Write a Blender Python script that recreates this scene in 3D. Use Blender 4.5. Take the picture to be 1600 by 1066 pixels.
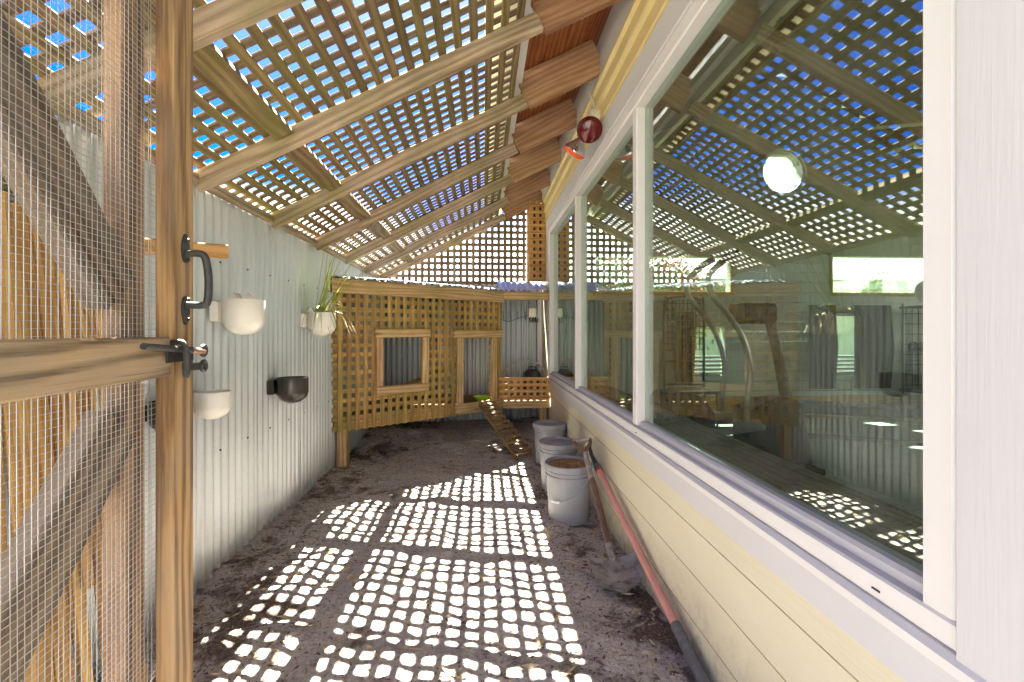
import bpy, bmesh, math, random
from mathutils import Vector, Matrix, noise as mn
import numpy as np
random.seed(7)
R = math.radians
for o in list(bpy.data.objects):
    bpy.data.objects.remove(o)
S = bpy.context.scene
COL = S.collection

# ------------------------------------------------------------------ camera, sky, sun, exposure
H = 1.22
cam_d = bpy.data.cameras.new('camera')
cam = bpy.data.objects.new('camera', cam_d)
COL.objects.link(cam)
cam_d.sensor_width = 36.0
cam_d.lens = 16.0
cam_d.shift_y = -13.0 / 1600.0
cam_d.clip_start = 0.02
cam_d.clip_end = 2000
cam.location = (0, 0, H)
cam.rotation_euler = (R(90), 0, -math.atan(45 / 711.0))
S.camera = cam

SUN = Vector((-0.135, 0.515, 1.0)).normalized()
world = bpy.data.worlds.new('World')
S.world = world
world.use_nodes = True
wn = world.node_tree
for n in list(wn.nodes):
    wn.nodes.remove(n)
sky = wn.nodes.new('ShaderNodeTexSky')
sky.sky_type = 'NISHITA'
sky.sun_disc = False
sky.sun_elevation = math.asin(SUN.z)
sky.sun_rotation = math.atan2(SUN.x, SUN.y)
sky.air_density = 0.29
sky.dust_density = 0.4
sky.ozone_density = 3.0
bg = wn.nodes.new('ShaderNodeBackground')
bg.inputs['Strength'].default_value = 0.05
wo = wn.nodes.new('ShaderNodeOutputWorld')
hs_ = wn.nodes.new('ShaderNodeHueSaturation')
hs_.inputs['Saturation'].default_value = 1.55
hs_.inputs['Hue'].default_value = 0.517
wn.links.new(sky.outputs['Color'], hs_.inputs['Color'])
# thin white cloud bank along the whole horizon
wtc = wn.nodes.new('ShaderNodeTexCoord')
wsp = wn.nodes.new('ShaderNodeSeparateXYZ')
wn.links.new(wtc.outputs['Generated'], wsp.inputs[0])
wno = wn.nodes.new('ShaderNodeTexNoise')
wno.inputs['Scale'].default_value = 3.0
wno.inputs['Detail'].default_value = 6.0
wn.links.new(wtc.outputs['Generated'], wno.inputs['Vector'])
wm1 = wn.nodes.new('ShaderNodeMath')
wm1.operation = 'MULTIPLY_ADD'
wn.links.new(wno.outputs['Fac'], wm1.inputs[0])
wm1.inputs[1].default_value = -0.22
wmxx = wn.nodes.new('ShaderNodeMath')
wmxx.operation = 'MAXIMUM'
wn.links.new(wsp.outputs['X'], wmxx.inputs[0])
wmxx.inputs[1].default_value = 0.0
wmz = wn.nodes.new('ShaderNodeMath')
wmz.operation = 'MULTIPLY_ADD'
wn.links.new(wmxx.outputs[0], wmz.inputs[0])
wmz.inputs[1].default_value = -0.30
wn.links.new(wsp.outputs['Z'], wmz.inputs[2])
wn.links.new(wmz.outputs[0], wm1.inputs[2])
wmr = wn.nodes.new('ShaderNodeMapRange')
wmr.interpolation_type = 'SMOOTHSTEP'
wn.links.new(wm1.outputs[0], wmr.inputs['Value'])
wmr.inputs['From Min'].default_value = 0.07
wmr.inputs['From Max'].default_value = 0.16
wmr.inputs['To Min'].default_value = 1.0
wmr.inputs['To Max'].default_value = 0.0
wmx = wn.nodes.new('ShaderNodeMixRGB')
wn.links.new(wmr.outputs[0], wmx.inputs[0])
wn.links.new(hs_.outputs['Color'], wmx.inputs[1])
wmx.inputs[2].default_value = (6.4, 6.1, 5.8, 1)
wn.links.new(wmx.outputs[0], bg.inputs['Color'])
wn.links.new(bg.outputs['Background'], wo.inputs['Surface'])

sd = bpy.data.lights.new('sun', 'SUN')
sd.energy = 5.0
sd.angle = R(0.5)
sd.color = (1.0, 0.95, 0.88)
sun = bpy.data.objects.new('sun', sd)
COL.objects.link(sun)
sun.rotation_euler = SUN.to_track_quat('Z', 'Y').to_euler()
sun.location = (-2, 4, 12)

S.view_settings.view_transform = 'Standard'
S.view_settings.look = 'None'
S.view_settings.gamma = 1.0
S.view_settings.use_curve_mapping = False
S.view_settings.exposure = 4.5
S.render.engine = 'CYCLES'
S.cycles.max_bounces = 8
S.cycles.diffuse_bounces = 6
S.cycles.glossy_bounces = 3
S.cycles.caustics_reflective = False
S.cycles.caustics_refractive = False
S.cycles.transparent_max_bounces = 16
S.render.resolution_x = 1024
S.render.resolution_y = 682

# ------------------------------------------------------------------ helpers: materials
class NT:
    def __init__(s, name):
        s.m = bpy.data.materials.new(name)
        s.m.use_nodes = True
        s.t = s.m.node_tree
        s.p = s.t.nodes['Principled BSDF']
        s.out = s.t.nodes['Material Output']
    def n(s, typ, **kw):
        nd = s.t.nodes.new('ShaderNode' + typ)
        for k, v in kw.items():
            if k in nd.inputs:
                s.set(nd.inputs[k], v)
            else:
                setattr(nd, k, v)
        return nd
    def set(s, sock, v):
        if isinstance(v, bpy.types.NodeSocket):
            s.t.links.new(v, sock)
        else:
            sock.default_value = v
    def math(s, op, a, b=0.0, clamp=False):
        nd = s.n('Math', operation=op)
        s.set(nd.inputs[0], a)
        s.set(nd.inputs[1], b)
        nd.use_clamp = clamp
        return nd.outputs[0]
    def ramp(s, fac, stops):
        nd = s.n('ValToRGB')
        s.set(nd.inputs[0], fac)
        el = nd.color_ramp.elements
        while len(el) < len(stops):
            el.new(0.5)
        for e, (p, c) in zip(el, stops):
            e.position = p
            e.color = (c[0], c[1], c[2], 1) if not isinstance(c, (int, float)) else (c, c, c, 1)
        return nd.outputs[0]
    def mix(s, fac, a, b, mode='MIX'):
        nd = s.n('MixRGB', blend_type=mode)
        s.set(nd.inputs[0], fac)
        for i, v in ((1, a), (2, b)):
            if not isinstance(v, bpy.types.NodeSocket):
                v = (v[0], v[1], v[2], 1)
            s.set(nd.inputs[i], v)
        return nd.outputs[0]
    def coord(s, which='Object', scale=(1, 1, 1), rnd=False):
        tc = s.n('TexCoord')
        v = tc.outputs[which]
        if rnd:
            oi = s.n('ObjectInfo')
            mul = s.math('MULTIPLY', oi.outputs['Random'], 41.7)
            cmb = s.n('CombineXYZ')
            s.set(cmb.inputs[0], mul)
            s.set(cmb.inputs[1], s.math('MULTIPLY', mul, 0.37))
            s.set(cmb.inputs[2], s.math('MULTIPLY', mul, 0.71))
            ad = s.n('VectorMath', operation='ADD')
            s.set(ad.inputs[0], v)
            s.set(ad.inputs[1], cmb.outputs[0])
            v = ad.outputs[0]
        mp = s.n('Mapping')
        s.set(mp.inputs['Vector'], v)
        mp.inputs['Scale'].default_value = scale
        return mp.outputs[0]
    def noise(s, vec, scale, detail=4, rough=0.55, dist=0.0):
        nd = s.n('TexNoise')
        s.set(nd.inputs['Vector'], vec)
        nd.inputs['Scale'].default_value = scale
        nd.inputs['Detail'].default_value = detail
        nd.inputs['Roughness'].default_value = rough
        nd.inputs['Distortion'].default_value = dist
        return nd.outputs['Fac']
    def bump(s, h, strength=0.3, dist=0.01):
        nd = s.n('Bump')
        nd.inputs['Strength'].default_value = strength
        nd.inputs['Distance'].default_value = dist
        s.set(nd.inputs['Height'], h)
        s.set(s.p.inputs['Normal'], nd.outputs[0])

def wood(name, light, dark, moss=0.0, rough=0.75, ring=1.0, knots=0.5, grey=0.0, var=0.25, fine=False):
    k = NT(name)
    v = k.coord('Object', (0.9, 5.5, 5.5), rnd=True)
    wv = k.n('TexWave', wave_type='BANDS', bands_direction='Y')
    k.set(wv.inputs['Vector'], v)
    wv.inputs['Scale'].default_value = 1.5
    wv.inputs['Distortion'].default_value = 9.0
    wv.inputs['Detail'].default_value = 1.0
    wv.inputs['Detail Scale'].default_value = 0.9
    st = k.noise(k.coord('Object', (3.0, 85, 85), rnd=True), 1.6, 3, 0.65)
    bl = k.noise(k.coord('Object', (2.6, 11, 11), rnd=True), 1.3, 3, 0.6)
    f = k.math('ADD', k.math('MULTIPLY', wv.outputs['Fac'], 0.26 * ring), k.math('MULTIPLY', st, 0.65))
    f = k.math('ADD', f, k.math('MULTIPLY', k.math('SUBTRACT', bl, 0.5), 0.5), clamp=True)
    c = k.ramp(f, [(0.28, dark), (0.62, light)])
    oi = k.n('ObjectInfo')
    hv = k.n('HueSaturation')
    k.set(hv.inputs['Color'], c)
    k.set(hv.inputs['Value'], k.math('ADD', k.math('MULTIPLY', oi.outputs['Random'], var), 1.0 - var / 2))
    k.set(hv.inputs['Hue'], k.math('ADD', k.math('MULTIPLY', oi.outputs['Random'], 0.016), 0.492))
    c = hv.outputs[0]
    if fine:
        ck = k.noise(k.coord('Object', (1.6, 110, 110), rnd=True), 1.0, 2, 0.6)
        c = k.mix(k.math('MULTIPLY', k.ramp(ck, [(0.64, 0.0), (0.72, 1.0)]), 0.55), c, (dark[0] * 0.4, dark[1] * 0.38, dark[2] * 0.36))
    if knots > 0:
        vo = k.n('TexVoronoi')
        k.set(vo.inputs['Vector'], k.coord('Object', (1.6, 7, 5), rnd=True))
        vo.inputs['Scale'].default_value = 1.0
        kn = k.ramp(vo.outputs['Distance'], [(0.05, 1.0), (0.13, 0.0)])
        c = k.mix(k.math('MULTIPLY', kn, knots), c, (dark[0] * 0.45, dark[1] * 0.4, dark[2] * 0.35))
    if grey > 0:
        gn = k.noise(k.coord('Object', (2, 9, 9), rnd=True), 2.0, 2)
        c = k.mix(k.math('MULTIPLY', k.ramp(gn, [(0.35, 0.0), (0.65, 1.0)]), grey), c, (0.30, 0.27, 0.23))
    if moss > 0:
        g = k.n('NewGeometry')
        mp = k.n('Mapping')
        k.set(mp.inputs['Vector'], g.outputs['Position'])
        m1 = k.noise(mp.outputs[0], 2.3, 3, 0.62)
        m = k.ramp(m1, [(0.5 - 0.22 * moss, 0.0), (0.74 - 0.15 * moss, 1.0)])
        c = k.mix(k.math('MULTIPLY', m, min(0.85, 0.45 + 0.4 * moss)), c, (0.185, 0.175, 0.045))
    k.set(k.p.inputs['Base Color'], c)
    k.p.inputs['Roughness'].default_value = rough
    k.p.inputs['Specular IOR Level'].default_value = 0.25
    if fine:
        k.bump(f, 0.4, 0.004)
    return k.m

def plain(name, col, rough=0.5, metal=0.0, var=0.08, scale=6.0, bump=0.0, spec=0.5, dirt=None, dirt_amt=0.0):
    k = NT(name)
    v = k.coord('Object')
    f = k.noise(v, scale, 3, 0.6)
    lo = tuple(max(0, x * (1 - var)) for x in col)
    hi = tuple(min(1, x * (1 + var)) for x in col)
    c = k.ramp(f, [(0.3, lo), (0.7, hi)])
    if dirt:
        d = k.ramp(k.noise(k.coord('Object', (1, 1, 1), rnd=True), scale * 2.3, 4, 0.7), [(0.5, 0.0), (0.68, 1.0)])
        c = k.mix(k.math('MULTIPLY', d, dirt_amt), c, dirt)
    k.set(k.p.inputs['Base Color'], c)
    k.p.inputs['Roughness'].default_value = rough
    k.p.inputs['Metallic'].default_value = metal
    k.p.inputs['Specular IOR Level'].default_value = spec
    if bump:
        k.bump(k.noise(v, scale * 8, 4), bump, 0.004)
    return k.m

M = {}
M['rafter'] = wood('weathered_rafter_wood', (0.52, 0.39, 0.27), (0.23, 0.155, 0.095), moss=0.26, grey=0.45, fine=True, ring=1.2)
M['block'] = wood('mossy_blocking_wood', (0.32, 0.215, 0.12), (0.13, 0.085, 0.05), moss=0.5, fine=True)
M['lat'] = wood('mossy_lattice_wood', (0.27, 0.19, 0.10), (0.12, 0.082, 0.045), moss=0.42, knots=0, var=0.5)
M['lat_grey'] = wood('grey_lattice_wood', (0.26, 0.195, 0.135), (0.13, 0.095, 0.068), moss=0.12, knots=0, var=0.45)
M['coop_lat'] = wood('orange_lattice_wood', (0.50, 0.315, 0.105), (0.25, 0.14, 0.045), moss=0.48, knots=0, var=0.45)
M['orange'] = wood('orange_new_wood', (0.58, 0.33, 0.12), (0.36, 0.18, 0.06), knots=0)
M['coop_frame'] = wood('coop_frame_wood', (0.58, 0.40, 0.21), (0.36, 0.21, 0.09), moss=0.12, knots=0.8, fine=True, ring=1.3)
M['tail'] = wood('eave_tail_wood', (0.47, 0.29, 0.165), (0.30, 0.165, 0.085), knots=0.2, ring=0.8, fine=True)
M['deck'] = wood('red_deck_wood', (0.34, 0.115, 0.04), (0.16, 0.045, 0.015), knots=0.5, rough=0.5)
M['door'] = wood('door_frame_wood', (0.47, 0.285, 0.14), (0.17, 0.085, 0.038), knots=0.7, ring=1.3, grey=0.3, fine=True)
M['rail'] = wood('weathered_rail_wood', (0.42, 0.29, 0.18), (0.13, 0.08, 0.045), knots=0.8, ring=1.9, grey=0.35, fine=True)
M['brace'] = wood('brace_wood', (0.30, 0.205, 0.13), (0.12, 0.078, 0.05), knots=0.4, grey=0.35, fine=True)
M['strip'] = wood('loose_strip_wood', (0.58, 0.36, 0.13), (0.34, 0.18, 0.06), knots=0.2, var=0.5)
M['ledge'] = wood('ledge_wood', (0.36, 0.26, 0.15), (0.15, 0.10, 0.055), knots=0.2, rough=0.55, ring=1.6)
M['ply'] = wood('plywood', (0.50, 0.28, 0.10), (0.36, 0.18, 0.06), knots=0.1)
M['ramp'] = wood('ramp_wood', (0.33, 0.21, 0.10), (0.16, 0.10, 0.05), moss=0.2)

def metal_sheet(name, metallic, ro, mul=1.0):
    k = NT(name)
    g = k.n('NewGeometry')
    a = k.noise(g.outputs['Position'], 1.6, 3, 0.6)
    mp = k.n('Mapping')
    k.set(mp.inputs['Vector'], g.outputs['Position'])
    mp.inputs['Scale'].default_value = (14, 14, 0.7)
    b = k.noise(mp.outputs[0], 1.0, 3, 0.6)
    sp = k.n('TexVoronoi')
    k.set(sp.inputs['Vector'], g.outputs['Position'])
    sp.inputs['Scale'].default_value = 90
    f = k.math('ADD', k.math('MULTIPLY', a, 0.5), k.math('MULTIPLY', b, 0.5))
    c = k.ramp(f, [(0.3, (0.48, 0.515, 0.535)), (0.7, (0.69, 0.73, 0.75))])
    c = k.mix(0.04, c, sp.outputs['Color'], 'OVERLAY')
    d = k.ramp(k.noise(g.outputs['Position'], 9, 4, 0.75), [(0.60, 0.0), (0.75, 1.0)])
    c = k.mix(k.math('MULTIPLY', d, 0.08), c, (0.36, 0.35, 0.32))
    # soil splashed on the foot of the sheet
    sx = k.n('SeparateXYZ')
    k.set(sx.inputs[0], g.outputs['Position'])
    low = k.math('SUBTRACT', 1.0, k.math('MULTIPLY', sx.outputs['Z'], 7.5), clamp=True)
    sn = k.math('MULTIPLY', low, k.ramp(k.noise(g.outputs['Position'], 16, 3, 0.7), [(0.35, 0.0), (0.62, 1.0)]))
    c = k.mix(k.math('MULTIPLY', sn, 0.5), c, (0.26, 0.23, 0.19))
    k.set(k.p.inputs['Base Color'], c)
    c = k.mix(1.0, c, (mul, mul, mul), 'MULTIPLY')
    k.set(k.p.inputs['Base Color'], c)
    k.p.inputs['Metallic'].default_value = metallic
    k.set(k.p.inputs['Roughness'], k.ramp(a, [(0.3, ro - 0.06), (0.7, ro + 0.10)]))
    return k.m
M['metal'] = metal_sheet('galvanised_sheet', 0.5, 0.38)
M['metal_shaded'] = metal_sheet('shaded_galvanised_sheet', 0.8, 0.36, 0.62)  # darker copy of the sheet, coop interior shade put into its colour

def siding():
    k = NT('cream_siding')
    st = k.noise(k.coord('Object', (1.2, 30, 30), rnd=True), 2.0, 3, 0.6, 1.5)
    bl = k.noise(k.coord('Object', (1, 2, 2), rnd=True), 2.0, 5)
    c = k.ramp(bl, [(0.3, (0.665, 0.625, 0.445)), (0.7, (0.715, 0.675, 0.495))])
    d = k.ramp(k.noise(k.coord('Object', (1, 1, 1), rnd=True), 14, 8, 0.8), [(0.66, 0.0), (0.78, 1.0)])
    c = k.mix(k.math('MULTIPLY', d, 0.25), c, (0.35, 0.30, 0.20))
    g = k.n('NewGeometry')
    sx = k.n('SeparateXYZ')
    k.set(sx.inputs[0], g.outputs['Position'])
    low = k.math('SUBTRACT', 1.0, k.math('MULTIPLY', sx.outputs['Z'], 3.2), clamp=True)
    sp = k.math('MULTIPLY', low, k.ramp(k.noise(g.outputs['Position'], 21, 4, 0.75), [(0.46, 0.0), (0.64, 1.0)]))
    c = k.mix(k.math('MULTIPLY', sp, 0.6), c, (0.30, 0.25, 0.18))
    k.set(k.p.inputs['Base Color'], c)
    k.p.inputs['Roughness'].default_value = 0.55
    k.bump(st, 0.5, 0.004)
    return k.m
M['siding'] = siding()

def white_board(name, col, strength):
    k = NT(name)
    st = k.noise(k.coord('Object', (1.2, 34, 34), rnd=True), 2.0, 3, 0.6, 1.5)
    d = k.ramp(k.noise(k.coord('Object', (1, 1, 1), rnd=True), 9, 8, 0.75), [(0.55, 0.0), (0.75, 1.0)])
    c = k.mix(k.math('MULTIPLY', d, 0.12), col, (0.5, 0.46, 0.4))
    k.set(k.p.inputs['Base Color'], c)
    k.p.inputs['Roughness'].default_value = 0.5
    k.bump(st, strength, 0.004)
    return k.m
M['white'] = white_board('white_trim_board', (0.58, 0.58, 0.585), 0.16)
M['vinyl'] = white_board('white_vinyl', (0.71, 0.70, 0.68), 0.04)
M['yellow'] = plain('yellow_trim_paint', (0.66, 0.53, 0.25), 0.5, var=0.06)
M['dark'] = plain('dark_plastic', (0.02, 0.02, 0.022), 0.45)
M['black_metal'] = plain('black_iron', (0.045, 0.048, 0.05), 0.5, metal=0.3, var=0.3, scale=30, dirt=(0.16, 0.08, 0.04), dirt_amt=0.4)
M['copper'] = plain('worn_bolt', (0.55, 0.33, 0.22), 0.35, metal=0.9)
M['wire'] = plain('galvanised_wire', (0.46, 0.47, 0.48), 0.45, metal=0.25)
M['pot_white'] = plain('white_ceramic', (0.78, 0.76, 0.70), 0.3, var=0.04)
M['pot_black'] = plain('dark_glazed_ceramic', (0.035, 0.03, 0.024), 0.28, var=0.15)
M['soil'] = plain('potting_soil', (0.06, 0.04, 0.025), 0.95, var=0.5, scale=40, bump=0.8)
M['bucket'] = plain('grey_bucket_plastic', (0.27, 0.28, 0.305), 0.5, var=0.12, scale=5, dirt=(0.30, 0.27, 0.24), dirt_amt=0.55)
M['muck'] = plain('brown_scraps', (0.30, 0.16, 0.05), 0.7, var=0.7, scale=22, bump=0.8)
M['shaft_dark'] = plain('brown_shaft', (0.12, 0.065, 0.045), 0.55, var=0.3, scale=12)
M['shaft_grey'] = plain('worn_grey_shaft', (0.30, 0.27, 0.24), 0.7, var=0.35, scale=30)
M['blade'] = plain('worn_steel', (0.30, 0.29, 0.275), 0.55, metal=0.3, var=0.25, scale=10, dirt=(0.10, 0.07, 0.05), dirt_amt=0.9)
M['pink'] = plain('faded_red_fibreglass', (0.68, 0.32, 0.27), 0.5, var=0.1)
M['tape'] = plain('grey_rubber_grip', (0.13, 0.13, 0.14), 0.55, var=0.25, scale=14)
M['red_rubber'] = plain('red_collar', (0.5, 0.06, 0.05), 0.5)
M['bulb_red'] = plain('red_glass', (0.09, 0.003, 0.004), 0.06, var=0.3)
M['bulb_silver'] = plain('silvered_glass', (0.75, 0.75, 0.76), 0.15, metal=0.9)
M['bulb_rim'] = plain('orange_red_glass', (0.80, 0.10, 0.02), 0.15)
M['socket'] = plain('tan_socket', (0.40, 0.33, 0.24), 0.5)
M['cream'] = plain('cream_box', (0.72, 0.68, 0.58), 0.45)
M['lime'] = plain('lime_plastic', (0.30, 0.62, 0.03), 0.4)
M['grey_wall'] = plain('pale_shiplap', (0.55, 0.55, 0.49), 0.6, var=0.04)
M['ceiling'] = plain('ceiling_paint', (0.26, 0.22, 0.17), 0.7)
M['floor_in'] = plain('grey_rubber_floor', (0.36, 0.38, 0.36), 0.45, var=0.12)
M['curtain'] = plain('dark_curtain', (0.035, 0.033, 0.035), 0.9, var=0.2)
M['silver'] = plain('silver_tube', (0.55, 0.57, 0.58), 0.3, metal=0.6)
M['blue'] = plain('blue_print', (0.03, 0.10, 0.35), 0.5)
M['roof_pale'] = plain('pale_roof', (0.62, 0.62, 0.64), 0.8, var=0.1, scale=3)
M['house_pale'] = plain('pale_house_paint', (0.62, 0.68, 0.58), 0.7)
M['leaf_y'] = plain('yellow_green_blade', (0.30, 0.36, 0.07), 0.5, var=0.3, scale=4)
M['leaf_dry'] = plain('dry_blade', (0.62, 0.54, 0.28), 0.6, var=0.2)
M['leaf_bush'] = plain('bush_leaf', (0.07, 0.12, 0.03), 0.55, var=0.4, scale=3)
M['flower'] = plain('pink_flower', (0.60, 0.06, 0.12), 0.6, var=0.2)
M['palm'] = plain('palm_leaf', (0.16, 0.22, 0.04), 0.5, var=0.3)
M['bark'] = plain('bark', (0.16, 0.12, 0.08), 0.9, var=0.3, scale=20, bump=0.6)
M['stone'] = plain('pale_pebble', (0.42, 0.38, 0.33), 0.85, var=0.4, scale=60)
M['chip'] = plain('mulch_chip', (0.15, 0.10, 0.065), 0.9, var=0.6, scale=9)

M['concrete'] = plain('pale_concrete', (0.20, 0.19, 0.175), 0.85, var=0.12, scale=4, bump=0.4)
M['straw'] = plain('straw', (0.50, 0.40, 0.24), 0.8, var=0.3, scale=9)
M['lap_shadow'] = plain('dusty_lap_shadow', (0.30, 0.25, 0.15), 0.9, var=0.3, scale=20)  # dust and the shadow line of the laps in one colour

def glass():
    k = NT('window_glass')
    k.t.nodes.remove(k.p)
    tr = k.n('BsdfTransparent')
    tr.inputs['Color'].default_value = (0.79, 0.865, 0.80, 1)
    gl = k.n('BsdfGlossy')
    gl.inputs['Roughness'].default_value = 0.0
    gl.inputs['Color'].default_value = (0.93, 1.0, 0.95, 1)
    lw_ = k.n('LayerWeight')
    lw_.inputs['Blend'].default_value = 0.5
    fac = k.math('ADD', k.math('MULTIPLY', k.math('POWER', lw_.outputs['Facing'], 4.5), 0.85), 0.15, clamp=True)
    g = k.n('NewGeometry')
    bp = k.n('Bump')
    bp.inputs['Strength'].default_value = 0.035
    bp.inputs['Distance'].default_value = 0.02
    k.set(bp.inputs['Height'], k.noise(g.outputs['Position'], 2.2, 1, 0.5))
    k.set(gl.inputs['Normal'], bp.outputs[0])
    mx = k.n('MixShader')
    k.set(mx.inputs[0], fac)
    k.t.links.new(tr.outputs[0], mx.inputs[1])
    k.t.links.new(gl.outputs[0], mx.inputs[2])
    df = k.n('BsdfDiffuse')
    df.inputs['Color'].default_value = (0.6, 0.6, 0.57, 1)
    dn = k.ramp(k.noise(g.outputs['Position'], 5.0, 5, 0.75), [(0.42, 0.004), (0.72, 0.05)])
    m2 = k.n('MixShader')
    k.set(m2.inputs[0], dn)
    k.t.links.new(mx.outputs[0], m2.inputs[1])
    k.t.links.new(df.outputs[0], m2.inputs[2])
    k.t.links.new(m2.outputs[0], k.out.inputs['Surface'])
    return k.m
M['glass'] = glass()

def ground_mat():
    k = NT('sandy_soil')
    g = k.n('NewGeometry')
    P = g.outputs['Position']
    big = k.noise(P, 1.7, 3, 0.62, 0.6)
    mid = k.noise(P, 7, 4, 0.7, 0.4)
    fine = k.noise(P, 60, 4, 0.75)
    gr = k.noise(P, 240, 2, 0.7)
    sand = k.ramp(fine, [(0.28, (0.33, 0.29, 0.25)), (0.50, (0.61, 0.555, 0.485)), (0.72, (0.79, 0.74, 0.66))])
    mulch = k.ramp(fine, [(0.28, (0.06, 0.043, 0.03)), (0.52, (0.20, 0.15, 0.11)), (0.74, (0.40, 0.33, 0.27))])
    f = k.math('ADD', k.math('MULTIPLY', big, 0.55), k.math('MULTIPLY', mid, 0.45))
    mask = k.ramp(f, [(0.455, 0.0), (0.53, 1.0)])
    sx = k.n('SeparateXYZ')
    k.set(sx.inputs[0], P)
    # trodden pale path in the middle, rotted mulch along both walls
    dx = k.math('ABSOLUTE', k.math('ADD', sx.outputs['X'], 0.25))
    edge = k.math('MULTIPLY', k.math('SUBTRACT', dx, 0.45), 0.55)
    f2 = k.math('ADD', f, k.math('MULTIPLY', edge, 0.16))
    mask = k.ramp(f2, [(0.535, 0.0), (0.61, 1.0)])
    c = k.mix(mask, sand, mulch)
    c = k.mix(k.ramp(gr, [(0.62, 0.0), (0.70, 0.6)]), c, (0.55, 0.52, 0.48))
    c = k.mix(k.ramp(gr, [(0.28, 0.7), (0.36, 0.0)]), c, (0.03, 0.022, 0.016))
    k.set(k.p.inputs['Base Color'], c)
    k.p.inputs['Roughness'].default_value = 0.95
    k.p.inputs['Specular IOR Level'].default_value = 0.15
    h = k.math('ADD', k.math('MULTIPLY', fine, 0.7), k.math('MULTIPLY', gr, 0.4))
    k.bump(h, 0.9, 0.012)
    return k.m
M['ground'] = ground_mat()
def yard_mat():
    k = NT('yard_grass')
    g = k.n('NewGeometry')
    f = k.noise(g.outputs['Position'], 3.0, 8, 0.7)
    k.set(k.p.inputs['Base Color'], k.ramp(f, [(0.3, (0.05, 0.07, 0.02)), (0.55, (0.11, 0.13, 0.05)), (0.75, (0.24, 0.21, 0.14))]))
    k.p.inputs['Roughness'].default_value = 0.95
    k.bump(k.noise(g.outputs['Position'], 40, 5), 0.8, 0.03)
    return k.m
M['yard'] = yard_mat()

# ------------------------------------------------------------------ helpers: geometry
W = {}
def _link(o, parent, Mw):
    COL.objects.link(o)
    W[o.name] = Mw
    if parent is not None:
        o.parent = parent
        o.matrix_parent_inverse = W[parent.name].inverted()
    o.matrix_basis = Mw
    return o
def thing(name, label, cat, loc, group=None):
    o = bpy.data.objects.new(name, None)
    o.empty_display_size = 0.1
    _link(o, None, Matrix.Translation(Vector(loc)))
    o['label'] = label
    o['category'] = cat
    if group:
        o['group'] = group
    return o
def tag(o, label=None, cat=None, group=None, kind=None):
    if label: o['label'] = label
    if cat: o['category'] = cat
    if group: o['group'] = group
    if kind: o['kind'] = kind
    return o
def raw(name, me, mat, parent, Mw, smooth=False):
    if not me.materials:
        me.materials.append(M[mat] if isinstance(mat, str) else mat)
    if smooth:
        me.shade_smooth()
    o = bpy.data.objects.new(name, me)
    return _link(o, parent, Mw)
def mesh(name, vs, fs, mat, parent=None, smooth=False, angle=None):
    """vertices in world space; the object's origin goes to their middle"""
    vs = [Vector(v) for v in vs]
    lo = Vector((min(v.x for v in vs), min(v.y for v in vs), min(v.z for v in vs)))
    hi = Vector((max(v.x for v in vs), max(v.y for v in vs), max(v.z for v in vs)))
    c = (lo + hi) / 2
    me = bpy.data.meshes.new(name)
    me.from_pydata([v - c for v in vs], [], fs)
    me.validate()
    bm = bmesh.new()
    bm.from_mesh(me)
    bmesh.ops.recalc_face_normals(bm, faces=bm.faces)
    bm.to_mesh(me)
    bm.free()
    o = raw(name, me, mat, parent, Matrix.Translation(c), smooth)
    if smooth and angle:
        try:
            me.set_sharp_from_angle(angle=R(angle))
        except Exception:
            pass
    return o
_bc = {}
def board_mesh(L, w, t, bev, mat):
    key = (round(L, 3), round(w, 4), round(t, 4), bev, mat)
    if key in _bc:
        return _bc[key]
    b = min(bev, t * 0.3, w * 0.3)
    y, z = w / 2, t / 2
    prof = [(-y + b, -z), (y - b, -z), (y, -z + b), (y, z - b), (y - b, z), (-y + b, z), (-y, z - b), (-y, -z + b)]
    vs, fs = [], []
    for x in (-L / 2, L / 2):
        vs += [(x, p[0], p[1]) for p in prof]
    for i in range(8):
        j = (i + 1) % 8
        fs.append((i, j, 8 + j, 8 + i))
    fs.append(tuple(range(7, -1, -1)))
    fs.append(tuple(range(8, 16)))
    me = bpy.data.meshes.new('board')
    me.from_pydata(vs, [], fs)
    me.materials.append(M[mat])
    _bc[key] = me
    return me
def board(name, p0, p1, w, t, wdir, mat, parent=None, bev=0.003, jit=0.0):
    """plank from p0 to p1 (centre line); w lies along wdir, t across"""
    p0, p1 = Vector(p0), Vector(p1)
    if jit:
        p0 = p0 + Vector([random.uniform(-jit, jit) for _ in range(3)])
        p1 = p1 + Vector([random.uniform(-jit, jit) for _ in range(3)])
    x = (p1 - p0)
    L = x.length
    x.normalize()
    yv = Vector(wdir)
    yv = (yv - x * yv.dot(x)).normalized()
    z = x.cross(yv)
    m = Matrix.Identity(4)
    for i, c in enumerate((x, yv, z)):
        m[0][i], m[1][i], m[2][i] = c
    m.translation = (p0 + p1) / 2
    return raw(name, board_mesh(L, w, t, bev, mat), mat, parent, m)
def box(name, lo, hi, mat, parent=None, bev=0.003):
    """axis box; its longest side becomes the grain direction"""
    lo, hi = Vector(lo), Vector(hi)
    d = hi - lo
    c = (lo + hi) / 2
    ax = max(range(3), key=lambda i: d[i])
    e = Vector((0, 0, 0))
    e[ax] = d[ax] / 2
    oth = [i for i in range(3) if i != ax]
    wv = Vector((0, 0, 0))
    wi = max(oth, key=lambda i: d[i])
    ti = min(oth, key=lambda i: d[i]) if d[oth[0]] != d[oth[1]] else [i for i in oth if i != wi][0]
    wv[wi] = 1
    return board(name, c - e, c + e, d[wi], d[ti], wv, mat, parent, bev)
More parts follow.
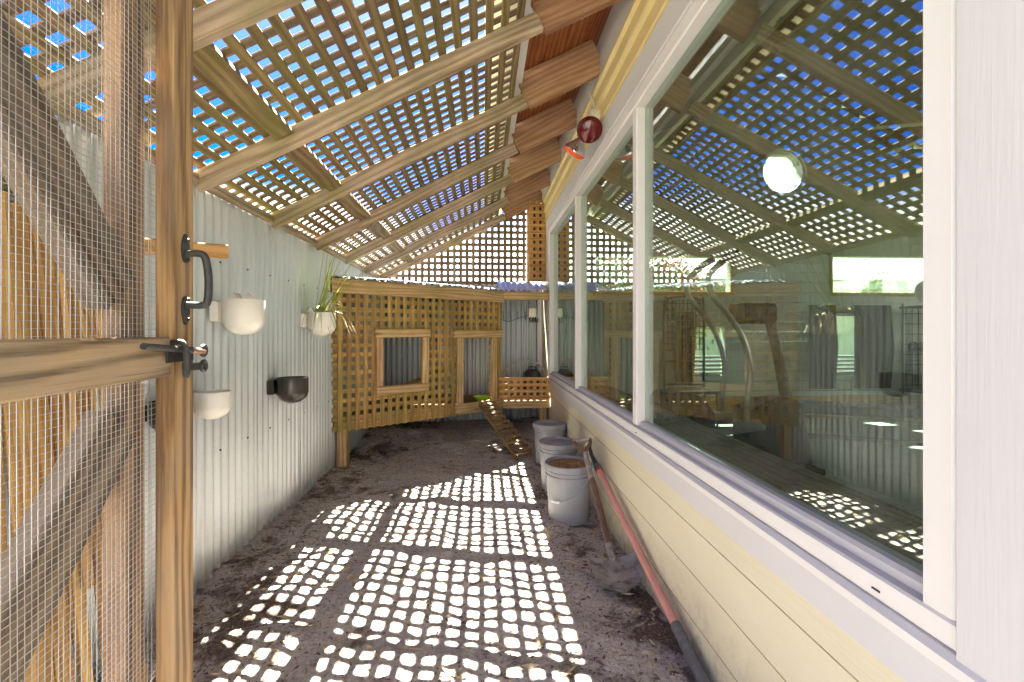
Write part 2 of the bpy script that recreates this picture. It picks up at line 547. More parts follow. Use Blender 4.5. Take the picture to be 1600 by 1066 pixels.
def tube_geo(pts, rad, n=10, cap=True):
    pts = [Vector(p) for p in pts]
    if not isinstance(rad, (list, tuple)):
        rad = [rad] * len(pts)
    vs, fs = [], []
    prev = None
    for i, p in enumerate(pts):
        t = (pts[min(i + 1, len(pts) - 1)] - pts[max(i - 1, 0)]).normalized()
        if prev is None:
            u = t.orthogonal().normalized()
        else:
            u = (prev - t * prev.dot(t)).normalized()
        prev = u
        v = t.cross(u)
        for k in range(n):
            a = 2 * math.pi * k / n
            vs.append(p + (u * math.cos(a) + v * math.sin(a)) * rad[i])
    for i in range(len(pts) - 1):
        for k in range(n):
            a, b = i * n + k, i * n + (k + 1) % n
            fs.append((a, b, b + n, a + n))
    if cap:
        fs.append(tuple(range(n - 1, -1, -1)))
        fs.append(tuple(range((len(pts) - 1) * n, len(pts) * n)))
    return vs, fs
def tube(name, pts, rad, mat, parent=None, n=10):
    vs, fs = tube_geo(pts, rad, n)
    return mesh(name, vs, fs, mat, parent, True, 40)
def spline(pts, n=8):
    P = [Vector(p) for p in pts]
    out = []
    for i in range(len(P) - 1):
        p0, p1, p2, p3 = P[max(i - 1, 0)], P[i], P[i + 1], P[min(i + 2, len(P) - 1)]
        for k in range(n):
            t = k / n
            out.append(0.5 * ((2 * p1) + (p2 - p0) * t + (2 * p0 - 5 * p1 + 4 * p2 - p3) * t * t + (3 * p1 - p0 - 3 * p2 + p3) * t ** 3))
    out.append(P[-1])
    return out
def frame_m(c, axis, up=(0, 0, 1)):
    z = Vector(axis).normalized()
    x = Vector(up).cross(z)
    if x.length < 1e-3:
        x = Vector((1, 0, 0)).cross(z)
    x.normalize()
    y = z.cross(x)
    m = Matrix.Identity(4)
    for i, q in enumerate((x, y, z)):
        m[0][i], m[1][i], m[2][i] = q
    m.translation = Vector(c)
    return m
def lathe(name, prof, c, mat, parent=None, axis=(0, 0, 1), n=28, angle=40):
    m = frame_m(c, axis)
    vs, fs = [], []
    for r, z in prof:
        for k in range(n):
            a = 2 * math.pi * k / n
            vs.append(m @ Vector((r * math.cos(a), r * math.sin(a), z)))
    for i in range(len(prof) - 1):
        for k in range(n):
            a, b = i * n + k, i * n + (k + 1) % n
            fs.append((a, b, b + n, a + n))
    closed = prof[0] == prof[-1]
    if prof[0][0] > 1.1e-3 and not closed: fs.append(tuple(range(n - 1, -1, -1)))
    if prof[-1][0] > 1.1e-3 and not closed: fs.append(tuple(range((len(prof) - 1) * n, len(prof) * n)))
    return mesh(name, vs, fs, mat, parent, True, angle)
def extrude(name, poly, off, mat, parent=None, smooth=False):
    """poly: world points of a flat outline; off: vector of thickness"""
    n = len(poly)
    off = Vector(off)
    vs = [Vector(p) for p in poly] + [Vector(p) + off for p in poly]
    fs = [tuple(range(n)), tuple(range(2 * n - 1, n - 1, -1))]
    for i in range(n):
        j = (i + 1) % n
        fs.append((i, j, n + j, n + i))
    return mesh(name, vs, fs, mat, parent, smooth, 35)
def corrugated(name, org, du, dv, width, height, nrm, mat, parent, pitch=0.068, amp=0.008, phase=0.0, thick=0.0015, vmax=None, sub=10, rows=1):
    """sheet: waves across du, ribs along dv"""
    org, du, dv, nrm = Vector(org), Vector(du).normalized(), Vector(dv).normalized(), Vector(nrm).normalized()
    n = max(2, int(width / pitch * sub))
    vs, fs = [], []
    for i in range(n + 1):
        u = width * i / n
        s = math.sin(2 * math.pi * (u / pitch) + phase)
        w = amp * math.copysign(abs(s) ** 0.75, s)
        h = vmax(u) if vmax else height
        for r in range(rows + 1):
            p = org + du * u + dv * (h * r / rows) + nrm * w
            vs.append(p)
            vs.append(p - nrm * thick)
    k = 2 * (rows + 1)
    for i in range(n):
        for r in range(rows):
            a, b = i * k + 2 * r, (i + 1) * k + 2 * r
            fs.append((a, b, b + 2, a + 2))
            fs.append((a + 1, a + 3, b + 3, b + 1))
        fs.append((i * k, i * k + 1, (i + 1) * k + 1, (i + 1) * k))
        e = 2 * rows
        fs.append((i * k + e, (i + 1) * k + e, (i + 1) * k + e + 1, i * k + e + 1))
    return mesh(name, vs, fs, mat, parent, True, 50)

XL, XH = -1.34, 0.79       # left wall and house wall faces
SL = 0.51                  # roof slope
def rz(x):                 # underside of the run's rafters
    return 1.865 + SL * (x - XL)
CS = 1 / math.sqrt(1 + SL * SL)
UPN = Vector((-SL, 0, 1)).normalized()
ALONG = Vector((1, 0, SL)).normalized()
RAFT = [1.455 - 0.755, 1.455, 2.21, 2.965, 3.72, 4.475, 5.23, 5.95]

# ------------------------------------------------------------------ setting: ground
g = mesh('yard_ground', [(-400, -400, -0.06), (400, -400, -0.06), (400, 400, -0.06), (-400, 400, -0.06)], [(0, 1, 2, 3)], 'yard')
tag(g, kind='structure')

pt = box('bounce_patio', (-6, -7.9, -0.058), (XH, -0.88, -0.004), 'concrete', None, 0.01)  # unseen slab added behind the camera to bounce sunlight
tag(pt, kind='structure')

def gz(x, y):
    p = Vector((x * 1.0, y * 1.0, 0.0))
    z = 0.020 * mn.noise(p * 1.6) + 0.019 * mn.noise(p * 4.7 + Vector((3, 1, 0))) + 0.009 * mn.noise(p * 13) + 0.0034 * mn.noise(p * 34)
    z += 0.0022 * mn.noise(p * 75)
    if y > 4.6:
        t = min(1.0, (y - 4.6) / 1.0)
        z += 0.10 * t * t * (3 - 2 * t) * (0.7 + 0.5 * mn.noise(p * 2.3))
    e = max(0, abs(x + 0.27) - 0.95)
    z += 0.05 * e
    return z
nx, ny = 200, 560
x0, x1, y0, y1 = -1.42, 0.88, -0.9, 6.1
vs = []
for j in range(ny + 1):
    for i in range(nx + 1):
        x = x0 + (x1 - x0) * i / nx
        y = y0 + (y1 - y0) * j / ny
        vs.append((x, y, gz(x, y)))
fs = [(j * (nx + 1) + i, j * (nx + 1) + i + 1, (j + 1) * (nx + 1) + i + 1, (j + 1) * (nx + 1) + i) for j in range(ny) for i in range(nx)]
me = bpy.data.meshes.new('run_ground')
me.from_pydata(vs, [], fs)
tag(raw('run_ground', me, 'ground', None, Matrix.Identity(4), True), kind='structure')

def scatter(name, n, mat, smin, smax, flat, label, cat, dens):
    vs, fs = [], []
    k = 0
    while k < n:
        x, y = random.uniform(-1.30, 0.76), random.uniform(0.9, 5.9)
        if random.random() > dens(x, y):
            continue
        k += 1
        s = random.uniform(smin, smax) * (1 if random.random() < 0.85 else 1.8)
        a = random.uniform(0, 6.283)
        el = random.uniform(1.0, flat)
        z = gz(x, y) + s * 0.12
        tl = random.uniform(-0.5, 0.5)
        ca, sa = math.cos(a), math.sin(a)
        b = len(vs)
        for (u, v, w) in ((el, 0, tl), (-el, 0.1, -tl), (0, 1, 0.1), (0.1, -1, -0.1), (0, 0, 0.8), (0, 0, -0.6)):
            u2, v2, w2 = u * s * random.uniform(0.7, 1.2), v * s * random.uniform(0.4, 0.8), w * s * 0.55
            vs.append((x + u2 * ca - v2 * sa, y + u2 * sa + v2 * ca, z + w2))
        for (p, q, r) in ((0, 2, 4), (2, 1, 4), (1, 3, 4), (3, 0, 4), (2, 0, 5), (1, 2, 5), (3, 1, 5), (0, 3, 5)):
            fs.append((b + p, b + q, b + r))
    me = bpy.data.meshes.new(name)
    me.from_pydata(vs, [], fs)
    return tag(raw(name, me, mat, None, Matrix.Identity(4)), label, cat, kind='stuff')
scatter('mulch_litter', 11000, 'chip', 0.0025, 0.0065, 2.4, 'dark mulch chips and litter strewn over the sandy run floor', 'mulch',
        lambda x, y: min(1, 0.25 + 0.9 * max(0, abs(x + 0.27) - 0.3)))
scatter('straw_litter', 1300, 'straw', 0.006, 0.014, 3.0, 'bits of pale straw and dry grass scattered on the run floor', 'straw', lambda x, y: 0.7)
scatter('pebble_litter', 5000, 'stone', 0.002, 0.006, 1.4, 'small pale pebbles and shell grit on the run floor', 'pebbles', lambda x, y: 0.8)

# ------------------------------------------------------------------ the house
house = thing('house', 'cream sided house with long white framed window beside the run', 'house', (0.8, 2, 0))
WY0, WY1 = 0.777, 5.27     # glass from near to far
ZB, ZT = 0.765, 2.375
# lap siding below the window
lines = [0.578, 0.498, 0.325, 0.152, -0.03]
segs = [(-2.0, 6.1)]
for i in range(len(lines) - 1):
    zt, zb = lines[i], lines[i + 1]
    for (ya, yb) in segs:
        ja = ya
        jb = yb
        vs = []
        for y in (ja, jb - 0.002):
            vs += [(XH - 0.013, y, zb), (XH + 0.0, y, zb), (XH + 0.002, y, zt + 0.03 if i else zt), (XH - 0.004, y, zt + 0.02 if i else zt)]
        vs = [(x, y, z) for x, y, z in vs]
        o = mesh('siding_board', vs, [(0, 1, 2, 3), (7, 6, 5, 4), (0, 4, 5, 1), (1, 5, 6, 2), (2, 6, 7, 3), (3, 7, 4, 0)], 'siding', house)
        # grain runs along the wall
        o.data.transform(Matrix.Rotation(R(-90), 4, 'Z'))
        Mw = W[o.name] @ Matrix.Rotation(R(90), 4, 'Z')
        W[o.name] = Mw
        o.matrix_basis = Mw
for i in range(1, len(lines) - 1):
    box('lap_shadow_strip', (XH - 0.0125, -2.0, lines[i] - 0.0055), (XH - 0.002, 6.1, lines[i] - 0.0004), 'lap_shadow', house, 0.0003)  # dark strip paints in the shadow line and dust under each lap
# siding beside the far end of the window, inside the coop
for i in range(12):
    zb = 0.578 + i * 0.173
    box('siding_board', (XH - 0.012, 5.38, zb + 0.001), (XH + 0.004, 6.1, min(zb + 0.173, 2.6)), 'siding', house, 0.004)
# wall core (behind the siding, above and below the window)
box('wall_core', (XH + 0.006, -2.0, -0.05), (XH + 0.14, 6.1, ZB - 0.11), 'grey_wall', house)
box('wall_core', (XH + 0.006, -2.0, ZT + 0.10), (XH + 0.14, 6.1, 3.12), 'grey_wall', house)
box('wall_core', (XH + 0.006, -2.0, ZB - 0.108), (XH + 0.14, WY0 - 0.09, ZT + 0.098), 'grey_wall', house)
box('wall_core', (XH + 0.006, WY1 + 0.09, ZB - 0.108), (XH + 0.14, 6.1, ZT + 0.098), 'grey_wall', house)
# sill: apron, nose, casing boards
box('sill_apron', (XH - 0.022, 0.60, 0.580), (XH + 0.005, 5.40, 0.662), 'white', house)
def prism_y(name, prof, ya, yb, mat, parent):
    n = len(prof)
    vs = [(p[0], ya, p[1]) for p in prof] + [(p[0], yb, p[1]) for p in prof]
    fs = [tuple(range(n)), tuple(range(2 * n - 1, n - 1, -1))] + [(i, (i + 1) % n, n + (i + 1) % n, n + i) for i in range(n)]
    o = mesh(name, vs, fs, mat, parent)
    o.data.transform(Matrix.Rotation(R(-90), 4, 'Z'))
    Mw = W[o.name] @ Matrix.Rotation(R(90), 4, 'Z')
    W[o.name] = Mw
    o.matrix_basis = Mw
    return o
prism_y('sill_nose', [(XH - 0.032, 0.664), (XH + 0.01, 0.664), (XH + 0.01, 0.693), (XH - 0.020, 0.6925), (XH - 0.032, 0.682)], 0.585, 5.41, 'vinyl', house)
box('casing', (XH - 0.024, 0.36, -0.02), (XH + 0.004, 0.695, ZT + 0.214), 'white', house, 0.004)
box('casing', (XH - 0.024, WY1 + 0.072, 0.664), (XH + 0.004, WY1 + 0.106, ZT + 0.214), 'white', house, 0.004)
box('window_header', (XH - 0.024, 0.697, ZT + 0.072), (XH + 0.005, WY1 + 0.070, ZT + 0.214), 'white', house, 0.004)
# yellow moulding in steps, white frieze above
prism_y('crown_moulding', [(XH + 0.003, 2.592), (XH - 0.030, 2.592), (XH - 0.034, 2.602), (XH - 0.022, 2.615), (XH - 0.022, 2.70), (XH - 0.040, 2.715),
         (XH - 0.044, 2.728), (XH - 0.032, 2.742), (XH - 0.032, 2.82), (XH - 0.050, 2.835), (XH - 0.050, 2.850), (XH + 0.003, 2.850)], -2.0, 6.1, 'yellow', house)
box('frieze_board', (XH - 0.014, -2.0, 2.852), (XH + 0.004, 6.1, 3.19), 'white', house)
# window frame
wf = box('window_frame', (XH - 0.018, WY0 - 0.08, 0.694), (XH + 0.06, WY1 + 0.07, ZB - 0.022), 'vinyl', house, 0.005)
prism_y('frame_bottom_bead', [(XH + 0.006, ZB - 0.021), (XH + 0.06, ZB - 0.021), (XH + 0.06, ZB + 0.004), (XH + 0.018, ZB + 0.004), (XH + 0.008, ZB - 0.004)], WY0 - 0.01, WY1 + 0.01, 'vinyl', wf)
box('frame_head', (XH - 0.018, WY0 - 0.08, ZT - 0.002), (XH + 0.06, WY1 + 0.07, ZT + 0.07), 'vinyl', wf, 0.006)
box('frame_jamb', (XH - 0.018, WY0 - 0.078, ZB - 0.019), (XH + 0.06, WY0 - 0.018, ZT - 0.004), 'vinyl', wf, 0.006)
box('frame_bead', (XH + 0.002, WY0 - 0.016, ZB + 0.006), (XH + 0.058, WY0, ZT - 0.004), 'vinyl', wf, 0.006)
box('frame_jamb', (XH - 0.018, WY1 + 0.012, ZB - 0.019), (XH + 0.06, WY1 + 0.066, ZT - 0.004), 'vinyl', wf, 0.006)
box('mullion', (XH - 0.010, 2.278, ZB - 0.019), (XH + 0.059, 2.338, ZT - 0.004), 'vinyl', wf, 0.006)
box('mullion', (XH - 0.014, 3.79, ZB - 0.019), (XH + 0.059, 3.832, ZT - 0.004), 'vinyl', wf, 0.006)
for ya, yb in ((WY0 + 0.002, 2.276), (2.340, 3.788), (3.834, WY1 + 0.010)):
    box('pane', (XH + 0.034, ya, ZB + 0.006), (XH + 0.0375, yb, ZT - 0.006), 'glass', wf, 0.0005)
for y in (0.84, 2.25):
    box('weep_slot', (XH - 0.020, y, 0.712), (XH - 0.0175, y + 0.018, 0.716), 'dark', wf, 0.0005)
# eave: tails, deck boards, drip strip, gutter
for y in RAFT:
    a = Vector((0.262, y + 0.042, 0))
    pa = Vector((0.262, y + 0.042, rz(0.262) + 0.115 / CS))
    pb = Vector((XH - 0.016, y + 0.042, rz(XH - 0.016) + 0.115 / CS))
    board('rafter_tail', pa, pb, 0.228, 0.040, UPN, 'tail', house, 0.002)
def dz(x):
    return rz(x) + 0.232 / CS
yy = -2.0
x = 0.258
k = 0
while x < XH + 0.3:
    xa, xb = x, x + 0.135
    pa = Vector(((xa + xb) / 2 , -2.0, dz((xa + xb) / 2) + 0.012))
    pb = Vector(((xa + xb) / 2 , 6.4, dz((xa + xb) / 2) + 0.012))
    board('deck_board', pa, pb, 0.135 / CS - 0.002, 0.018, ALONG, 'deck', house, 0.002)
    x += 0.136
box('drip_strip', (0.208, -2.0, dz(0.22) - 0.060), (0.256, 6.4, dz(0.22) + 0.0), 'vinyl', house)
gut = [(0.030, 2.79), (0.205, 2.79), (0.205, 2.91), (0.20, 2.91), (0.20, 2.797), (0.035, 2.797), (0.035, 2.90), (0.012, 2.91), (0.008, 2.90), (0.020, 2.86)]
prism_y('gutter', gut, -2.0, 6.4, 'vinyl', house)
# main roof shell
rx = 4.12
rtop = dz(rx)
prism_y('roof_shell', [(0.20, dz(0.20) + 0.04), (rx, rtop + 0.04), (8.2, dz(0.0) + 0.0), (8.2, dz(0.0) + 0.06), (rx, rtop + 0.12), (0.20, dz(0.20) + 0.07)], -2.0, 6.4, 'roof_pale', house)
# room behind the glass
prism_y('ceiling', [(XH + 0.14, dz(XH) - 0.0), (rx, rtop - 0.1), (7.5, dz(XH) - 0.0), (7.5, dz(XH) + 0.02), (rx, rtop - 0.08), (XH + 0.14, dz(XH) + 0.02)], -2.0, 6.05, 'ceiling', house)
box('interior_floor', (XH + 0.145, -2.0, 0.0), (7.4, 6.05, 0.05), 'floor_in', house)
box('interior_wall', (7.4, -2.0, 0.0), (7.5, 6.05, 1.65), 'grey_wall', house)
box('interior_wall', (7.4, -2.0, 2.3), (7.5, 6.05, 3.2), 'grey_wall', house)  # gap below this piece is an added unseen opening that lights the room
for y in (-2.0, -0.1, 1.9, 3.9, 5.85):
    box('interior_wall', (7.41, y, 1.651), (7.49, y + 0.2, 2.299), 'grey_wall', house)
mesh('interior_wall', [(XH, -2.02, 0), (7.5, -2.02, 0), (7.5, -2.02, 3.2), (rx, -2.02, rtop), (XH, -2.02, 3.2),
                       (XH, -2.12, 0), (7.5, -2.12, 0), (7.5, -2.12, 3.2), (rx, -2.12, rtop), (XH, -2.12, 3.2)],
     [(0, 1, 2, 3, 4), (9, 8, 7, 6, 5), (0, 5, 6, 1), (1, 6, 7, 2), (2, 7, 8, 3), (3, 8, 9, 4), (4, 9, 5, 0)], 'grey_wall', house)
# end wall as shiplap boards with openings: two clerestory windows, two low windows and a porthole
YE = 6.05
holes = [(1.50, 3.38, 1.78, 2.25), (4.85, 6.75, 1.78, 2.28), (2.75, 3.30, 0.62, 1.30), (4.75, 5.55, 0.62, 1.45)]
pc, pr = (4.12, 3.43), 0.29
z = 0.42
def cuts(z0, z1):
    iv = [(XH + 0.15, 7.39)]
    hs = [(h[0], h[1]) for h in holes if z1 > h[2] + 0.01 and z0 < h[3] - 0.01]
    zm = (z0 + z1) / 2
    if abs(zm - pc[1]) < pr:
        q = math.sqrt(pr * pr - (zm - pc[1]) ** 2)
        hs.append((pc[0] - q, pc[0] + q))
    for a, b in hs:
        ni = []
        for u, v in iv:
            if b <= u or a >= v:
                ni.append((u, v))
            else:
                if a > u: ni.append((u, a))
                if b < v: ni.append((b, v))
        iv = ni
    return iv
zs = [0.42]
while zs[-1] < 4.7:
    zs.append(zs[-1] + 0.136)
for i in range(len(zs) - 1):
    za, zb = zs[i], zs[i + 1]
    sub = [za]
    for h in holes:
        for q in (h[2], h[3]):
            if za + 0.015 < q < zb - 0.015: sub.append(q)
    sub = sorted(sub) + [zb]
    for a, b in zip(sub[:-1], sub[1:]):
        for (u, v) in cuts(a, b):
            if a > 3.1:
                lim = (rtop - 0.1 - a) / SL
                u, v = max(u, rx - lim), min(v, rx + lim)
                if v - u < 0.03: continue
            if abs(b - zb) < 1e-6: bb = b - 0.004
            else: bb = b
            box('wall_board', (u, YE, a), (v, YE + 0.10, bb), 'grey_wall', house, 0.002)
box('wainscot', (XH + 0.15, YE - 0.012, 0.05), (7.39, YE + 0.05, 0.345), 'ply', house)
box('wainscot', (XH + 0.15, YE - 0.03, 0.348), (7.39, YE + 0.06, 0.416), 'white', house)
for h in holes:
    top = h[2] > 1.5
    mat = 'orange' if top else 'white'
    s = box('interior_window', (h[0] - 0.04, YE - 0.03, h[2] - 0.05), (h[1] + 0.04, YE - 0.002, h[2]), mat, house)
    box('window_trim', (h[0] - 0.04, YE - 0.028, h[3]), (h[1] + 0.04, YE - 0.002, h[3] + 0.04), 'grey_wall', s)
    for x in (h[0] - 0.039, h[1] + 0.001):
        box('window_trim', (x, YE - 0.026, h[2] + 0.001), (x + 0.038, YE - 0.002, h[3] - 0.001), mat, s)
    box('pane', (h[0], YE + 0.05, h[2]), (h[1], YE + 0.054, h[3]), 'glass', s, 0.0005)
    if not top:
        for q in range(5):
            zz = h[2] + 0.03 + q * 0.055
            box('blind_slat', (h[0] + 0.01, YE + 0.005, zz), (h[1] - 0.01, YE + 0.03, zz + 0.03), 'white', s, 0.001)
ringp = [(pr - 0.005, -0.10), (pr + 0.05, -0.10), (pr + 0.06, -0.04), (pr + 0.06, 0.035), (pr + 0.03, 0.05), (pr + 0.025, 0.035), (pr - 0.005, 0.03), (pr - 0.005, -0.10)]
rg = lathe('round_window', ringp, (pc[0], YE, pc[1]), 'white', house, axis=(0, -1, 0), n=40)
lathe('pane', [(0.001, 0), (pr - 0.006, 0), (pr - 0.006, 0.004), (0.001, 0.004)], (pc[0], YE + 0.06, pc[1]), 'glass', rg, axis=(0, -1, 0), n=40)
# inside ledge under the long window
box('window_ledge', (XH + 0.09, WY0 - 0.3, ZB - 0.055), (XH + 0.34, 5.2, ZB - 0.02), 'ledge', house, 0.006)
for x in (2.6, 5.6):
    zc = min(dz(x), dz(2 * rx - x)) - 0.35
    box('ceiling_beam', (x, -1.9, zc), (x + 0.06, YE - 0.03, zc + 0.14), 'ply', house)

# ------------------------------------------------------------------ left corrugated wall
lw = thing('corrugated_wall', 'pale galvanised corrugated sheet wall with wooden top plate, planters hung on it', 'wall', (XL - 0.03, 3.5, 0))
y = 0.2
k = 0
while y < 6.0:
    wd = min(0.68, 6.09 - y)
    corrugated('corrugated_sheet', (XL - 0.012 - (0.003 if k % 2 else 0), y, -0.05), (0, 1, 0), (0, 0, 1), wd, 1.965, (1, 0, 0), 'metal', lw, amp=0.011)
    y += 0.646
    k += 1
box('top_plate', (XL - 0.003, 0.2, 1.905), (XL + 0.030, 6.0, 1.952), 'rafter', lw)
box('wall_rail', (XL + 0.002, 0.5, 1.61), (XL + 0.04, 1.56, 1.70), 'block', lw)
for i in range(7):
    yy = 0.75 + i * 0.85
    board('outer_post', (XL - 0.075, yy, -0.05), (XL - 0.075, yy, 1.86), 0.089, 0.089, (1, 0, 0), 'rafter', lw)
me_screw = None
for i in range(26):
    yy = 1.6 + (i % 13) * 0.272
    zz = 0.62 if i < 13 else 1.58
    lathe('screw', [(0.001, 0.006), (0.005, 0.005), (0.006, 0.0)], (XL - 0.003, yy, zz), 'black_metal', lw, axis=(1, 0, 0), n=6)

# ------------------------------------------------------------------ lattice roof over the run
rf = thing('lattice_roof', 'sloping roof of weathered rafters carrying crossed lattice strips over the run', 'pergola roof', (-0.55, 3.3, 1.86))
for i, y in enumerate(RAFT):
    xa, xb = XL + 0.002, 0.262 + random.uniform(0, 0.02)
    pa = Vector((xa, y, rz(xa) + 0.0445 / CS))
    pb = Vector((xb, y, rz(xb) + 0.0445 / CS))
    board('rafter', pa, pb, 0.089, 0.038, UPN, 'rafter', rf, 0.003)
for a, b in zip(RAFT[:-1], RAFT[1:]):
    xc = -0.935 + random.uniform(-0.01, 0.01)
    c = Vector((xc, 0, rz(xc) + (0.089 - 0.019 - 0.001) / CS))
    board('blocking', c + Vector((0, a + 0.020, 0)), c + Vector((0, b - 0.020, 0)), 0.089, 0.037, ALONG, 'block', rf, 0.003)
PIT, SW, ST = 0.083, 0.0412, 0.0085
sl_len = (0.24 - (XL - 0.02)) / CS
n = int(sl_len / PIT)
base = Vector((XL - 0.02, 0, rz(XL - 0.02))) + UPN * 0.089
for i in range(n + 1):
    p = base + ALONG * (0.03 + i * PIT) + UPN * (ST / 2 + 0.0005)
    for (ya, yb) in ((-0.2, 2.215), (2.218, 4.62), (4.623, 5.98)):
        board('lattice_strip', p + Vector((0, ya, 0)), p + Vector((0, yb, 0)), SW, ST, ALONG, 'lat', rf, 0.001, jit=0.003)
k = 0
y = -0.17
while y < 5.98:
    pa = base + UPN * (ST * 1.5 + 0.001) + Vector((0, y, 0))
    board('lattice_strip', pa, pa + ALONG * sl_len, SW, ST, (0, 1, 0), 'lat_grey', rf, 0.001, jit=0.0028)
    y += PIT

# ------------------------------------------------------------------ far gable of the run
YG = 6.0
gb = thing('gable_lattice', 'grey lattice gable closing the far end of the run above the coop', 'lattice', (-0.4, YG, 1.87))
zbot = 1.88
x = XL + 0.05
while x < 0.56:
    zt = rz(x) + 0.08
    if zt - zbot > 0.04:
        board('lattice_strip', (x, YG, zbot - 0.03), (x, YG, zt), SW, ST, (1, 0, 0), 'lat_grey', gb, 0.001, jit=0.001)
    x += PIT
z = zbot
while z < rz(0.56):
    xa = max(XL + 0.02, XL + (z - 0.08 - 1.865) / SL)
    if 0.575 - xa > 0.05:
        board('lattice_strip', (xa, YG + ST + 0.001, z), (0.575, YG + ST + 0.001, z), SW, ST, (0, 0, 1), 'lat_grey', gb, 0.001, jit=0.001)
    z += PIT
bw = thing('corrugated_back_wall', 'grey corrugated sheet back wall behind the coop compartments', 'wall', (-0.3, 6.03, 0))
x = XL - 0.06
k = 0
while x < XH - 0.05:
    wd = min(0.68, XH - 0.012 - x)
    corrugated('corrugated_sheet', (x, YG + 0.035 + (0.003 if k % 2 else 0), -0.05), (1, 0, 0), (0, 0, 1), wd, 1.92, (0, -1, 0), 'metal_shaded', bw, amp=0.013)
    x += 0.646
    k += 1
box('corner_trim', (XH - 0.062, YG - 0.004, 0.0), (XH - 0.0135, YG + 0.07, 1.87), 'white', bw)
box('back_rail', (XL, YG + 0.05, 1.78), (XH - 0.02, YG + 0.09, 1.87), 'rafter', bw)
# boxed lattice column by the house corner
lb = thing('lattice_column', 'orange boxed lattice column standing on the coop roof at the house corner', 'lattice', (0.68, 5.62, 1.85))
for i in range(3):
    x = 0.597 + i * 0.0735
    board('lattice_strip', (x, 5.62, 1.86), (x, 5.62, 2.86), 0.042, ST, (1, 0, 0), 'orange', lb, 0.001)
for i in range(12):
    z = 1.885 + i * PIT
    board('lattice_strip', (0.572, 5.62 - ST - 0.001, z), (0.772, 5.62 - ST - 0.001, z), 0.044, ST, (0, 0, 1), 'orange', lb, 0.001, jit=0.001)
    board('lattice_strip', (0.585, 5.632, z), (0.585, 5.97, z), 0.044, ST, (0, 0, 1), 'orange', lb, 0.001)
for i in range(4):
    board('lattice_strip', (0.575, 5.66 + i * 0.09, 1.86), (0.575, 5.66 + i * 0.09, 2.82), 0.042, ST, (0, 1, 0), 'orange', lb, 0.001)
box('shade_panel', (0.595, 5.70, 1.86), (0.743, 5.715, 2.84), 'dark', lb)  # black sheet added to stand for the shade inside the boxed column
box('corner_stud', (0.745, 5.64, 1.86), (0.774, 5.72, 2.85), 'orange', lb)

# ------------------------------------------------------------------ chicken coop
A = Vector((-1.325, 4.165, 0))
Bc = Vector((0.205, 5.30, 0))
cd = (Bc - A)
CL = cd.length
cd.normalize()
cn = Vector((cd.y, -cd.x, 0))
def C(u, o, z):
    return A + cd * u + cn * o + Vector((0, 0, z))
cp = thing('chicken_coop', 'raised lattice fronted chicken coop with framed window and doorway under a tin roof', 'chicken coop', (-0.4, 5.2, 0))
HO = [(0.44, 0.86, 0.70, 1.175), (1.35, 1.735, 0.45, 1.17)]
Z0, Z1 = 0.345, 1.60
def spans(lo, hi, cutlist):
    iv = [(lo, hi)]
    for a, b in cutlist:
        ni = []
        for u, v in iv:
            if b <= u or a >= v: ni.append((u, v)); continue
            if a > u: ni.append((u, a))
            if b < v: ni.append((b, v))
        iv = ni
    return [q for q in iv if q[1] - q[0] > 0.02]
us = [0.045 + i * 0.0795 for i in range(24)]
for i, u in enumerate(us):
    if u > CL - 0.03: continue
    cutl = [(h[2], h[3]) for h in HO if h[0] - 0.012 < u < h[1] + 0.012]
    lo = Z0 if u < 1.27 else 0.46
    for (a, b) in spans(lo - 0.02, Z1, cutl):
        board('lattice_strip', C(u, ST, a), C(u, ST, b), 0.0445, ST, cd, 'coop_lat', cp, 0.001, jit=0.0016)
z = Z0 + 0.01
while z < Z1:
    cutl = [(h[0], h[1]) for h in HO if h[2] - 0.012 < z < h[3] + 0.012]
    for (a, b) in spans(-0.03, CL - 0.01 if z > 0.45 else 1.27, cutl):
        board('lattice_strip', C(a, -0.001, z), C(b, -0.001, z), 0.0445, ST, (0, 0, 1), 'coop_lat', cp, 0.001, jit=0.0016)
    z += PIT
# top beam
board('top_beam', C(-0.04, 0.028, 1.64), C(CL + 0.01, 0.028, 1.635), 0.13, 0.036, (0, 0, 1), 'coop_frame', cp)
board('top_beam', (0.225, 5.285, 1.648), (XH - 0.02, 5.285, 1.648), 0.088, 0.036, (0, 0, 1), 'coop_frame', cp)
board('bottom_beam', C(0.0, -0.026, 0.37), C(CL, -0.026, 0.37), 0.085, 0.036, (0, 0, 1), 'coop_frame', cp)
# window frame
def cf(name, u0, z0, u1, z1, w, o=0.032):
    wd = (0, 0, 1) if abs(u1 - u0) > abs(z1 - z0) else cd
    return board(name, C(u0, o, z0), C(u1, o, z1), w, 0.038, wd, 'coop_frame', cp, 0.004)
cf('window_frame', 0.36, 1.212, 0.945, 1.218, 0.080, 0.036)
cf('window_frame', 0.372, 0.668, 0.925, 0.672, 0.080)
cf('window_frame', 0.405, 0.712, 0.405, 1.169, 0.072)
cf('window_frame', 0.890, 0.712, 0.890, 1.173, 0.072)
cf('door_frame', 1.235, 1.205, 1.90, 1.208, 0.076, 0.036)
cf('door_frame', 1.312, 0.462, 1.312, 1.165, 0.076)
cf('door_frame', 1.775, 0.462, 1.775, 1.165, 0.080)
cf('door_sill', 1.26, 0.40, CL - 0.02, 0.402, 0.115)
